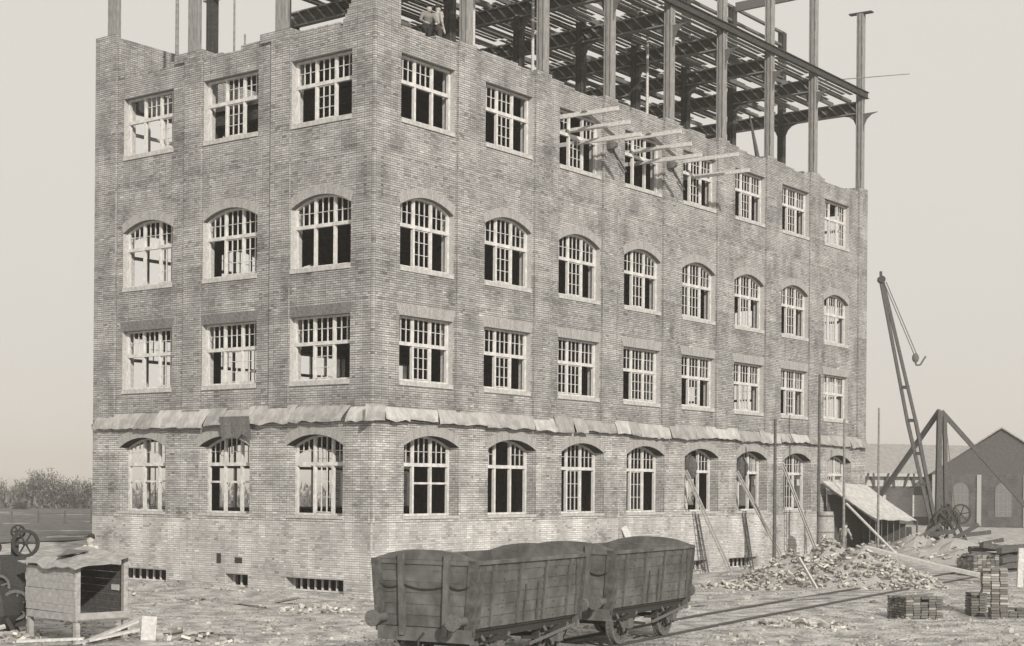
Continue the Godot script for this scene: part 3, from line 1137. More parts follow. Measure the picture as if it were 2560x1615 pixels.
	gm.quad(Vector3(hw, -0.3, 0), Vector3(hw, -0.3, -16), Vector3(hw, 5.1, -16), Vector3(hw, 5.1, 0))
	gm.quad(Vector3(hw, -0.3, -16), Vector3(-hw, -0.3, -16), Vector3(-hw, 5.1, -16), Vector3(hw, 5.1, -16))
	put("wall", gm, M.shed_wall, gb)
	var gg = MB.new()
	gg.tri(Vector3(-hw - 0.3, 5.0, 0.02), Vector3(hw + 0.3, 5.0, 0.02), Vector3(0, 9.15, 0.02))
	put("gable", gg, M.shed_slate, gb)
	gg = MB.new()
	gg.tri(Vector3(hw, 5.0, -16), Vector3(-hw, 5.0, -16), Vector3(0, 9.0, -16))
	put("gable", gg, M.shed_slate, gb)
	var gr = MB.new()
	for sx in [-1, 1]:
		var a = Vector3(0, 9.3, 0.3)
		var c = Vector3(sx * (hw + 0.6), 4.75, 0.3)
		var z = Vector3(0, 0, -16.6)
		var up = Vector3(0, 0.14, 0)
		if sx > 0:
			gr.hexa([c, c + z, a + z, a, c + up, c + z + up, a + z + up, a + up])
		else:
			gr.hexa([a, a + z, c + z, c, a + up, a + z + up, c + z + up, c + up])
	put("roof", gr, M.shed_roof, gb)
	for x in [-3.7, 0.2]:
		var wm = MB.new()
		wm.span(Vector3(x - 0.75, 0.9, 0.02), Vector3(x + 0.75, 3.4, 0.07))
		for i in 8:
			var t0 = PI * i / 8.0
			var t1 = PI * (i + 1) / 8.0
			wm.tri(Vector3(x, 3.4, 0.07), Vector3(x + cos(t0) * 0.75, 3.4 + sin(t0) * 0.75, 0.07), Vector3(x + cos(t1) * 0.75, 3.4 + sin(t1) * 0.75, 0.07))
		var w = put("arched_window", wm, M.arch_dark, gb)
		var bars = MB.new()
		for i in 3:
			bars.span(Vector3(x - 0.45 + i * 0.4, 0.9, 0.075), Vector3(x - 0.40 + i * 0.4, 3.9, 0.10))
		for i in 3:
			bars.span(Vector3(x - 0.75, 1.4 + i * 0.8, 0.078), Vector3(x + 0.75, 1.45 + i * 0.8, 0.098))
		put("glazing_bar", bars, M.wood_mid, w)
	for x in [-6.1, -2.0, 2.2, 6.1]:
		var pm = MB.new()
		pm.span(Vector3(x - 0.2, 0, 0.01), Vector3(x + 0.2, 4.9, 0.16))
		put("pilaster", pm, M.arch, gb)

# ------------------------------------------------------------------ track and wagons
func track_at(s: float) -> Array:      # point and direction s metres along the track
	for i in track_pts.size() - 1:
		var a = track_pts[i]
		var l = a.distance_to(track_pts[i + 1])
		if s <= l or i == track_pts.size() - 2:
			var d = (track_pts[i + 1] - a) / l
			return [a + d * s, d]
		s -= l
	return []

func build_track():
	var t = thing("railway_track", "single railway line bedded in the dirt under the two wagons", "railway track")
	for side in [-1, 1]:
		var m = MB.new()
		for i in track_pts.size() - 1:
			var a = track_pts[i]
			var c = track_pts[i + 1]
			var d = (c - a).normalized()
			var nn = Vector2(-d.y, d.x) * 0.755 * side
			var p = Vector3(a.x + nn.x, 0.0, a.y + nn.y)
			var q = Vector3(c.x + nn.x, 0.0, c.y + nn.y)
			m.bar(p + Vector3(0, 0.062, 0), q + Vector3(0, 0.062, 0), 0.07, 0.035)
			m.bar(p, q, 0.022, 0.10)
			m.bar(p - Vector3(0, 0.055, 0), q - Vector3(0, 0.055, 0), 0.13, 0.03)
		put("rail", m, M.rail, t)
	var sl = MB.new()
	sl.box(Vector3.ZERO, Vector3(2.5, 0.13, 0.25))
	var sm = sl.mesh()
	var s = 14.0
	while s < 75.0:
		var q = track_at(s)
		var jit = rng.randf_range(-0.012, 0.012)
		put("sleeper", sm, M.wood_dark, t, Transform3D(Basis(Vector3.UP, atan2(q[1].x, q[1].y) + jit), Vector3(q[0].x, -0.095 + jit, q[0].y)))
		s += 0.82

func wagon_node(called: String, label: String) -> Node3D:
	# local frame: origin on the rail top midway between the axles; +z points to the near end; y up
	var w = thing(called, label, "wagon", Vector3.ZERO, 0.0, "open coal wagons on the line")
	var LT = 4.25
	var LB = 4.20
	var WT = 2.24
	var WB = 2.02
	var wr = RandomNumberGenerator.new()
	wr.seed = 3
	var y0 = 0.83
	var y1 = 2.06
	var arch = 0.18
	var th = 0.05
	for s in [-1, 1]:
		var m = MB.new()
		var p = [Vector3(s * WB / 2, y0, LB / 2), Vector3(s * WB / 2, y0, -LB / 2), Vector3(s * WT / 2, y1, -LT / 2), Vector3(s * WT / 2, y1, LT / 2)]
		var at = func(k, z, o): return Vector3(s * (lerpf(WB, WT, k) / 2 + o), lerpf(y0, y1, k), z * lerpf(LB, LT, k) / 2)
		for k in 6:          # six horizontal planks
			m = MB.new()
			var g = wr.randf_range(0.86, 1.1)
			m.col = Color(g, g, g)
			var ka = (k + 0.018) / 6.0
			var kb = (k + 0.982) / 6.0
			var o = wr.randf_range(-0.006, 0.006)
			if s > 0:
				m.hexa([at.call(ka, 1, o - th), at.call(ka, 1, o), at.call(ka, -1, o), at.call(ka, -1, o - th), at.call(kb, 1, o - th), at.call(kb, 1, o), at.call(kb, -1, o), at.call(kb, -1, o - th)])
			else:
				m.hexa([at.call(ka, 1, o), at.call(ka, 1, o - th), at.call(ka, -1, o - th), at.call(ka, -1, o), at.call(kb, 1, o), at.call(kb, 1, o - th), at.call(kb, -1, o - th), at.call(kb, -1, o)])
			put("side_plank", m, M.wagon, w)
		for e in [-1, 1]:    # iron corner plates
			m = MB.new()
			var q0 = at.call(0.0, e, 0.012)
			var q1 = at.call(1.0, e, 0.012)
			var dz = Vector3(0, 0, -e * 0.34)
			var dq = Vector3(0, 0, -e * 0.20)
			if s * e > 0:
				m.quad(q0, q0 + dq, q1 + dz, q1)
			else:
				m.quad(q0 + dq, q0, q1, q1 + dz)
			put("corner_plate", m, M.wagon_dark, w)
		# rim angle and solebar
		m = MB.new()
		m.bar(p[3] + Vector3(s * 0.012, -0.03, 0.03), p[2] + Vector3(s * 0.012, -0.03, -0.03), 0.075, 0.07)
		put("rim", m, M.wagon, w)
		m = MB.new()
		m.span(Vector3(s * 0.86 - 0.04, y0 - 0.20, -LB / 2 + 0.05), Vector3(s * 0.86 + 0.04, y0 - 0.002, LB / 2 - 0.05))
		put("solebar", m, M.iron, w)
		# side stanchions following the slope of the side
		for zf in [-0.36, -0.12, 0.12, 0.36]:
			m = MB.new()
			var a = Vector3(s * (WB / 2 + 0.022), y0 + 0.02, zf * LB)
			var c = Vector3(s * (WT / 2 + 0.022), y1 - 0.08, zf * LT)
			m.bar(a, c, 0.045, 0.075, Vector3(0, 0, 1))
			put("stanchion", m, M.wagon, w)
		# door in the side: a proud panel with hinges
		m = MB.new()
		var f = func(zf, k): return Vector3(s * (lerpf(WB, WT, k) / 2 + 0.012), lerpf(y0, y1, k), lerpf(LB, LT, k) * zf)
		for zf in [-0.115, 0.115]:
			m.bar(f.call(zf, 0.0), f.call(zf, 0.97), 0.02, 0.035, Vector3(0, 0, 1))
		var dr = put("door_strap", m, M.wagon_dark, w)
		for zf in [-0.06, 0.06]:
			m = MB.new()
			m.bar(f.call(zf, 0.04) + Vector3(s * 0.012, 0, 0), f.call(zf, 0.6) + Vector3(s * 0.012, 0, 0), 0.02, 0.05, Vector3(0, 0, 1))
			put("hinge", m, M.wagon_dark, dr)
		# rivets in rows
		m = MB.new()
		for zf in [-0.475, -0.36, -0.24, -0.12, 0.12, 0.24, 0.36, 0.475]:
			for k in 9:
				m.box(f.call(zf + 0.018, 0.06 + 0.108 * k) + Vector3(s * 0.002, 0, 0), Vector3(0.02, 0.022, 0.022))
		var rv = put("rivet", m, M.wagon_dark, w)
		rv.set_meta("kind", "stuff")
	for s in [-1, 1]:        # ends, raised in a round arch
		var m = MB.new()
		var n = 14
		var pe = func(x, k, o): return Vector3(x * lerpf(WB, WT, k) / 2, lerpf(y0, y1, k), s * (lerpf(LB, LT, k) / 2 + o))
		for k in 6:
			m = MB.new()
			var g = wr.randf_range(0.86, 1.1)
			m.col = Color(g, g, g)
			var ka = (k + 0.018) / 6.0
			var kb = (k + 0.982) / 6.0
			var o = wr.randf_range(-0.006, 0.006)
			if s > 0:
				m.hexa([pe.call(-1, ka, o), pe.call(1, ka, o), pe.call(1, ka, o - th), pe.call(-1, ka, o - th), pe.call(-1, kb, o), pe.call(1, kb, o), pe.call(1, kb, o - th), pe.call(-1, kb, o - th)])
			else:
				m.hexa([pe.call(-1, ka, o - th), pe.call(1, ka, o - th), pe.call(1, ka, o), pe.call(-1, ka, o), pe.call(-1, kb, o - th), pe.call(1, kb, o - th), pe.call(1, kb, o), pe.call(-1, kb, o)])
			put("end_plank", m, M.wagon, w)
		m = MB.new()         # the arched top board
		var yt = func(x): return arch * pow(maxf(0.0, 1.0 - pow(absf(x) / 0.96, 2.4)), 0.9)
		for i in n:
			var xa = lerpf(-1, 1, float(i) / n)
			var xb = lerpf(-1, 1, float(i + 1) / n)
			var fa = pe.call(xa, 1.0, 0.0)
			var fb = pe.call(xb, 1.0, 0.0)
			var bk = Vector3(0, 0, -s * th)
			var ua = Vector3(0, yt.call(xa) + 0.004, 0)
			var ub = Vector3(0, yt.call(xb) + 0.004, 0)
			if s > 0:
				m.hexa([fa, fb, fb + bk, fa + bk, fa + ua, fb + ub, fb + ub + bk, fa + ua + bk])
			else:
				m.hexa([fa + bk, fb + bk, fb, fa, fa + ua + bk, fb + ub + bk, fb + ub, fa + ua])
		put("arched_board", m, M.wagon, w)
		# corner posts, end stanchions, horizontal straps
		for x in [-1, 1]:
			m = MB.new()
			m.bar(Vector3(x * (WB / 2 - 0.06), y0 - 0.1, s * (LB / 2 + 0.02)), Vector3(x * (WT / 2 - 0.06), y1, s * (LT / 2 + 0.02)), 0.22, 0.03, Vector3(0, 0, 1))
			put("corner_post", m, M.wagon_dark, w)
			m = MB.new()
			m.bar(Vector3(x * 0.46, y0 - 0.16, s * (LB / 2 + 0.045)), Vector3(x * 0.5, y1 + 0.10, s * (LT / 2 + 0.03)), 0.11, 0.09, Vector3(0, 0, 1))
			put("end_stanchion", m, M.wagon, w)
		m = MB.new()
		m.bar(Vector3(-WT / 2 + 0.1, y1 - 0.05, s * (LT / 2 + 0.008)), Vector3(WT / 2 - 0.1, y1 - 0.05, s * (LT / 2 + 0.008)), 0.04, 0.07, Vector3(0, 1, 0))
		put("end_strap", m, M.wagon, w)
		m = MB.new()
		m.span(Vector3(-WB / 2, y0 - 0.26, s * LB / 2 - 0.06 * s), Vector3(WB / 2, y0 - 0.01, s * LB / 2 + 0.05 * s))
		put("headstock", m, M.wagon, w)
		# slack chain slung across the end
		m = MB.new()
		var seg = [[-0.95, -0.52, 0.06], [-0.44, 0.46, 0.08], [0.54, 0.95, 0.06]]
		for e in seg:
			var prev = null
			for i in 9:
				var k = i / 8.0
				var x = lerpf(e[0], e[1], k)
				var y = 1.60 - e[2] * 4.0 * k * (1.0 - k)
				var p = Vector3(x, y, s * (lerpf(LB, LT, (y - y0) / (y1 - y0)) / 2 + 0.035))
				if prev != null:
					m.tube(prev, p, 0.014, 0.014, 5)
				prev = p
		put("end_chain", m, M.iron, w)
		for x in [-0.86, 0.86]:
			var bm = MB.new()
			bm.tube(Vector3(x, 0.98, s * (LB / 2 + 0.04)), Vector3(x, 0.98, s * (LB / 2 + 0.40)), 0.085, 0.065, 10)
			bm.tube(Vector3(x, 0.98, s * (LB / 2 + 0.40)), Vector3(x, 0.98, s * (LB / 2 + 0.47)), 0.145, 0.155, 16)
			var bf = put("buffer", bm, M.iron_mid, w)
			bf.position = Vector3(0, 0.0, 0)
		m = MB.new()
		m.path([Vector3(0, 0.72, s * (LB / 2 + 0.05)), Vector3(0, 0.62, s * (LB / 2 + 0.22)), Vector3(0.02, 0.48, s * (LB / 2 + 0.26)), Vector3(0, 0.36, s * (LB / 2 + 0.24))], 0.022)
		put("coupling_chain", m, M.iron, w)
	var fl = MB.new()
	fl.span(Vector3(-WB / 2 + 0.05, y0 - 0.05, -LB / 2 + 0.05), Vector3(WB / 2 - 0.05, y0 + 0.02, LB / 2 - 0.05))
	put("floor", fl, M.iron, w)
	for z in [-1.2, 1.2]:
		var ax = MB.new()
		ax.tube(Vector3(-1.0, 0.46, z), Vector3(1.0, 0.46, z), 0.055, 0.055, 8)
		put("axle", ax, M.iron, w)
		for s in [-1, 1]:
			var m = MB.new()
			m.ring(Vector3(s * 0.76, 0.46, z), Vector3(1, 0, 0), 0.46, 0.37, 0.13, 28)
			m.ring(Vector3(s * 0.71, 0.46, z), Vector3(1, 0, 0), 0.49, 0.37, 0.03, 28)
			m.tube(Vector3(s * 0.68, 0.46, z), Vector3(s * 0.86, 0.46, z), 0.11, 0.11, 10)
			for i in 8:
				var a = TAU * i / 8
				m.bar(Vector3(s * 0.76, 0.46, z) + Vector3(0, cos(a), sin(a)) * 0.1, Vector3(s * 0.76, 0.46, z) + Vector3(0, cos(a), sin(a)) * 0.38, 0.05, 0.07, Vector3(1, 0, 0))
			put("wheel", m, M.iron_mid, w)
			m = MB.new()        # W-shaped axle guard, axle box and leaf spring
			for d in [-1, 1]:
				m.bar(Vector3(s * 0.97, 0.30, z + d * 0.13), Vector3(s * 0.97, 0.68, z + d * 0.19), 0.02, 0.10, Vector3(0, 0, 1))
				m.bar(Vector3(s * 0.972, 0.33, z + d * 0.12), Vector3(s * 0.972, 0.68, z + d * 0.52), 0.02, 0.07, Vector3(0, 0, 1))
			put("axle_guard", m, M.iron_mid, w)
			m = MB.new()
			m.span(Vector3(s * 0.93, 0.36, z - 0.11), Vector3(s * 1.07, 0.57, z + 0.11))
			put("axle_box", m, M.iron_mid, w)
			m = MB.new()
			for i in 5:
				m.span(Vector3(s * 0.99, 0.575 + i * 0.022, z - 0.46 + i * 0.08), Vector3(s * 1.07, 0.594 + i * 0.022, z + 0.46 - i * 0.08))
			put("leaf_spring", m, M.iron, w)
	# brake lever and push rods on the side towards the camera
	for s in [-1, 1]:
		var m = MB.new()
		m.bar(Vector3(s * 1.08, 0.42, 0.1), Vector3(s * 1.10, 0.66, -1.75), 0.03, 0.06)
		put("brake_lever", m, M.iron_mid, w)
		m = MB.new()
		m.bar(Vector3(s * 0.86, 0.36, 0.0), Vector3(s * 0.80, 0.46, 0.74), 0.04, 0.06)
		m.bar(Vector3(s * 0.86, 0.52, 0.0), Vector3(s * 0.80, 0.46, -0.74), 0.04, 0.06)
		for d in [-1, 1]:
			m.span(Vector3(s * 0.72, 0.30, d * 0.70 - 0.05), Vector3(s * 0.83, 0.66, d * 0.70 + 0.05))
		put("brake_gear", m, M.iron, w)
	return w

func build_wagons():
	# near end face of the near wagon is centred at world (-1.6, -27.0)
	var d = Vector2(0.4886, -0.8725)
	var ang = atan2(-d.x, -d.y)
	var c0 = Vector2(-1.577, -28.141) + d * 2.125
	var near = wagon_node("coal_wagon", "rusty open steel coal wagon nearest the camera, its end face turned left")
	near.position = Vector3(c0.x, 0.08, c0.y)
	near.rotation.y = ang
	var c1 = c0 + d * 5.71
	copy_of(near, "coal_wagon", "second open steel coal wagon, coupled beyond the nearer one", Vector3(c1.x, 0.08, c1.y), ang)

# ------------------------------------------------------------------ left foreground
func build_hut():
	var th = deg_to_rad(44.0)
	var h = thing("site_hut", "small raised timber store with sagging canvas roof at the lower left", "hut", Vector3(-9.56, 0, -33.9), 0.0)
	# local: x along the boarded face away from the near corner, z along the open face
	h.rotation.y = 0.0
	var X = Vector3(-cos(th), 0, -sin(th))
	var Z = Vector3(sin(th), 0, -cos(th))
	var W = 2.12
	var D = 1.30
	var P = func(x, y, z): return X * x + Z * z + Vector3(0, y, 0)
	var gy = 0.0
	var roof = func(x, z): return 1.66 + 0.20 * z / D + 0.05 * x / W
	var bas = Basis(X, Vector3.UP, X.cross(Vector3.UP))
	# legs
	for q in [[0, 0], [1, 0], [0, 1], [1, 1]]:
		var m = MB.new()
		var x = q[0] * (W - 0.1) + 0.05
		var z = q[1] * (D - 0.1) + 0.05
		m.bar(P.call(x, -0.2, z), P.call(x, roof.call(x, z), z), 0.11, 0.11, X)
		put("leg", m, M.wood, h)
	# boarded face, plank by plank
	for i in 7:
		var m = MB.new()
		var y = 0.44 + i * 0.168
		var a = P.call(-0.04 + rng.randf_range(0, 0.04), y + 0.08, -0.02)
		var c = P.call(W + rng.randf_range(-0.02, 0.06), y + 0.08 + rng.randf_range(-0.01, 0.01), -0.02)
		m.bar(a, c, 0.028, 0.163)
		put("plank", m, M.wood, h)
	# floor boards, back and far side boards darkened for the shade inside
	for i in 8:
		var m = MB.new()
		m.bar(P.call(0.03 + i * 0.24, 0.46, 0.02), P.call(0.03 + i * 0.24, 0.46, D), 0.22, 0.03)
		put("floor_board", m, M.wood_mid, h)
	for i in 7:
		var m = MB.new()
		var y = 0.54 + i * 0.168
		m.bar(P.call(0.0, y, D), P.call(W, y, D), 0.026, 0.163)
		put("plank", m, M.wood_dark, h)
		m = MB.new()
		m.bar(P.call(W - 0.02, y, 0.0), P.call(W - 0.02, y, D), 0.026, 0.163)
		put("plank", m, M.wood_dark, h)
	# rail along the open face
	var rl = MB.new()
	rl.bar(P.call(-0.03, 0.52, -0.03), P.call(-0.03, 0.52, D + 0.04), 0.035, 0.19)
	put("bottom_rail", rl, M.wood, h)
	# sagging canvas roof
	var m = MB.new()
	var n = 9
	var f = func(i, j, t):
		var x = -0.22 + (W + 0.40) * i / float(n)
		var z = -0.16 + (D + 0.28) * j / float(n)
		var y = roof.call(x, z) + 0.02 + 0.06 * sin(i * 1.1 + j * 0.7) * sin(PI * i / n) - (0.06 if (i == 0 or i == n or j == 0) else 0.0) + 0.03 * sin(i * 2.3 + j)
		return P.call(x, y + t, z)
	for i in n:
		for j in n:
			m.quad(f.call(i, j, 0.0), f.call(i, j + 1, 0.0), f.call(i + 1, j + 1, 0.0), f.call(i + 1, j, 0.0))
			m.quad(f.call(i, j, 0.02), f.call(i + 1, j, 0.02), f.call(i + 1, j + 1, 0.02), f.call(i, j + 1, 0.02))
	for i in n:
		m.quad(f.call(i + 1, 0, 0.0), f.call(i, 0, 0.0), f.call(i, 0, 0.02), f.call(i + 1, 0, 0.02))
		m.quad(f.call(0, i, 0.0), f.call(0, i + 1, 0.0), f.call(0, i + 1, 0.02), f.call(0, i, 0.02))
	put("canvas_roof", m, M.felt, h)
	m = MB.new()
	m.tri(P.call(0.9, roof.call(0.9, 0.1) + 0.14, 0.02), P.call(0.7, roof.call(0.7, 0.7) + 0.17, 0.75), P.call(1.7, roof.call(1.7, 0.8) + 0.14, 0.8))
	m.tri(P.call(0.9, roof.call(0.9, 0.1) + 0.13, 0.02), P.call(1.7, roof.call(1.7, 0.8) + 0.13, 0.8), P.call(0.7, roof.call(0.7, 0.7) + 0.16, 0.75))
	put("roof_patch", m, M.canvas_grey, h)
	# a pale paper notice pinned inside
	m = MB.new()
	m.bar(P.call(0.30, 1.12, D - 0.04), P.call(0.62, 1.12, D - 0.04), 0.012, 0.13)
	put("notice", m, M.white, h)

func build_winch():
	# hand crane winch at the left edge: iron frame, spoked gear wheels, timber beam
	var w = thing("hand_winch", "dark iron winch frame with spoked gear wheel at the left edge", "winch", Vector3(-12.15, 0, -36.4), 0.25)
	var m = MB.new()
	m.bar(Vector3(0.35, -0.2, 0), Vector3(0.42, 2.15, 0), 0.17, 0.17, Vector3(0, 0, 1))
	put("post", m, M.iron, w)
	m = MB.new()
	m.bar(Vector3(-1.6, 1.62, 0.05), Vector3(0.5, 1.72, 0.05), 0.14, 0.14)
	put("beam", m, M.iron, w)
	m = MB.new()
	m.bar(Vector3(-0.9, 1.5, 0.1), Vector3(0.38, 0.5, 0.1), 0.1, 0.1)
	put("brace", m, M.iron, w)
	for q in [[0.66, 2.05, 0.33, 0.2, 0.25], [0.48, 2.32, 0.17, 0.02, 0.12], [-0.05, 1.95, 0.16, -0.05, 0.10]]:
		m = MB.new()
		var o = Vector3(q[0], q[1], q[3])
		m.ring(o, Vector3(0.35, 0, 1), q[2], q[2] * 0.78, 0.09, 24)
		m.tube(o - Vector3(0.03, 0, 0.09), o + Vector3(0.03, 0, 0.09), 0.05, 0.05, 8)
		for i in 6:
			var a = TAU * i / 6.0
			m.bar(o, o + Vector3(cos(a) * 0.94, sin(a), -cos(a) * 0.33) * q[2] * 0.85, 0.035, 0.035)
		put("gear_wheel", m, M.iron, w)
	m = MB.new()
	m.blob(Vector3(-0.25, 0.55, 0.3), Vector3(0.95, 0.70, 0.5), 12, 7, 3, 0.12)
	put("boiler", m, M.iron, w)
	for q in [[-0.55, 1.35, 0.45, 0.42], [0.05, 1.05, 0.5, 0.30], [0.45, 0.62, 0.48, 0.36]]:
		m = MB.new()
		m.ring(Vector3(q[0], q[1], q[2]), Vector3(0.35, 0, 1), q[3], q[3] * 0.8, 0.08, 24)
		for i in 6:
			var a = TAU * i / 6.0 + 0.3
			m.bar(Vector3(q[0], q[1], q[2]), Vector3(q[0], q[1], q[2]) + Vector3(cos(a) * 0.94, sin(a), -cos(a) * 0.33) * q[3] * 0.85, 0.04, 0.04)
		put("gear_wheel", m, M.iron_mid, w)
	for z in [-0.25, 0.62]:
		m = MB.new()
		m.bar(Vector3(-1.3, -0.1, z), Vector3(-0.5, 1.7, z), 0.1, 0.1)
		m.bar(Vector3(0.5, -0.1, z), Vector3(-0.4, 1.7, z), 0.1, 0.1)
		put("side_frame", m, M.iron, w)
	m = MB.new()
	m.bar(Vector3(-1.2, 0.82, 0.3), Vector3(0.36, 0.88, 0.3), 0.12, 0.1)
	put("cross_bar", m, M.iron_mid, w)
	m = MB.new()
	m.span(Vector3(0.10, 0.1, 0.1), Vector3(0.68, 1.75, 0.34))
	put("gear_case", m, M.iron, w)

# ------------------------------------------------------------------ crane at the right
func build_crane():
	var c = thing("derrick_crane", "tall timber derrick crane with leaning double jib right of the factory", "crane", Vector3(26.3, 0, -95.0))
	var m = MB.new()
	m.bar(Vector3(-0.1, 0, 0), Vector3(0.0, 8.25, 0), 0.28, 0.4, Vector3(0, 0, 1))
	m.bar(Vector3(0.45, 0, 0.1), Vector3(0.28, 8.0, 0.1), 0.22, 0.28, Vector3(0, 0, 1))
	put("mast", m, M.crane, c)
	m = MB.new()
	m.bar(Vector3(0, 8.35, 0), Vector3(-4.0, -0.1, -7.5), 0.24, 0.24)
	put("back_stay", m, M.crane, c)
	m = MB.new()
	m.bar(Vector3(0.1, 8.3, 0), Vector3(7.4, -0.1, 1.0), 0.27, 0.27)
	put("back_stay", m, M.crane, c)
	# jib: two long timbers that close at the head and foot
	var tip = Vector3(-3.78, 16.25, 0.6)
	var foot = Vector3(-0.35, 0.7, 0.6)
	for s in [-1, 1]:
		m = MB.new()
		var mid = foot.lerp(tip, 0.45) + Vector3(s * 0.24, 0, s * 0.05)
		m.bar(foot + Vector3(s * 0.12, 0, 0), mid, 0.20, 0.20)
		m.bar(mid, tip + Vector3(s * 0.06, 0, 0), 0.18, 0.18)
		put("jib_timber", m, M.crane, c)
	m = MB.new()
	for k in [0.2, 0.32, 0.45, 0.58]:
		var p = foot.lerp(tip, k)
		m.span(p + Vector3(-0.2, -0.1, -0.1), p + Vector3(0.3, 0.1, 0.1))
	put("jib_spacer", m, M.iron, c)
	m = MB.new()
	m.tube(tip + Vector3(-0.02, 0.05, -0.2), tip + Vector3(-0.02, 0.05, 0.2), 0.22, 0.22, 14)
	m.bar(tip + Vector3(-0.03, -0.2, 0), tip + Vector3(-0.06, 0.55, 0), 0.14, 0.14)
	put("jib_head", m, M.iron, c)
	var hook = Vector3(-1.75, 11.5, 0.9)
	m = MB.new()
	m.path([tip + Vector3(0.1, -0.1, 0.1), hook + Vector3(-0.08, 0.2, 0)], 0.03)
	m.path([tip + Vector3(0.25, -0.1, 0.1), hook + Vector3(0.08, 0.2, 0)], 0.03)
	put("hoist_rope", m, M.iron_mid, c)
	m = MB.new()
	m.blob(hook, Vector3(0.22, 0.3, 0.16), 8, 6)
	m.path([hook + Vector3(0, -0.25, 0), hook + Vector3(0.05, -0.45, 0), hook + Vector3(0.3, -0.42, 0), hook + Vector3(0.62, 0.1, 0)], 0.06)
	put("hook_block", m, M.iron_mid, c)
	# winding gear at the mast foot
	m = MB.new()
	m.tube(Vector3(0.2, 1.6, -0.9), Vector3(0.2, 1.6, 1.0), 0.34, 0.34, 14)
	put("winding_drum", m, M.iron, c)
	for q in [[1.05, 2.0, 1.05, 0.62], [0.2, 1.6, 1.12, 0.8], [-0.5, 1.0, 0.9, 0.5]]:
		m = MB.new()
		var o = Vector3(q[0], q[1], q[2])
		m.ring(o, Vector3(0, 0, 1), q[3], q[3] * 0.82, 0.1, 24)
		for i in 6:
			var a = TAU * i / 6.0 + 0.2
			m.bar(o, o + Vector3(cos(a), sin(a), 0) * q[3] * 0.88, 0.06, 0.06)
		put("gear_wheel", m, M.iron, c)
	for s in [-1, 1]:
		m = MB.new()
		m.bar(Vector3(-0.9, 0, s * 0.9), Vector3(0.3, 2.6, s * 0.9), 0.16, 0.16)
		m.bar(Vector3(1.6, 0, s * 0.9), Vector3(0.3, 2.6, s * 0.9), 0.16, 0.16)
		put("winch_frame", m, M.iron, c)
	for i in 7:
		m = MB.new()
		m.bar(Vector3(-2.6 + i * 0.75, 0.15 + 0.3 * (i % 3), 1.6 + 0.2 * (i % 2)), Vector3(-1.2 + i * 0.75, 0.5 + 0.45 * ((i * 2) % 3), 2.2), 0.22, 0.25)
		put("baulk", m, M.wood_dark, c)
	# rope ladder of guy lines from the mast head
	m = MB.new()
	m.path([Vector3(0.3, 8.1, 0.1), Vector3(0.95, 1.2, 0.6)], 0.025)
	put("guy_line", m, M.iron_mid, c)

# ------------------------------------------------------------------ scaffolding on and against the walls
func pole(called: String, label: String, a: Vector3, c: Vector3, r0: float, r1: float, m: Material, group = "scaffold poles beside the factory"):
	var mb = MB.new()
	mb.tube(Vector3.ZERO, c - a, r0, r1, 8)
	var o = put(called, mb, m)
	o.position = a
	tag(o, label, "pole", group)
	return o

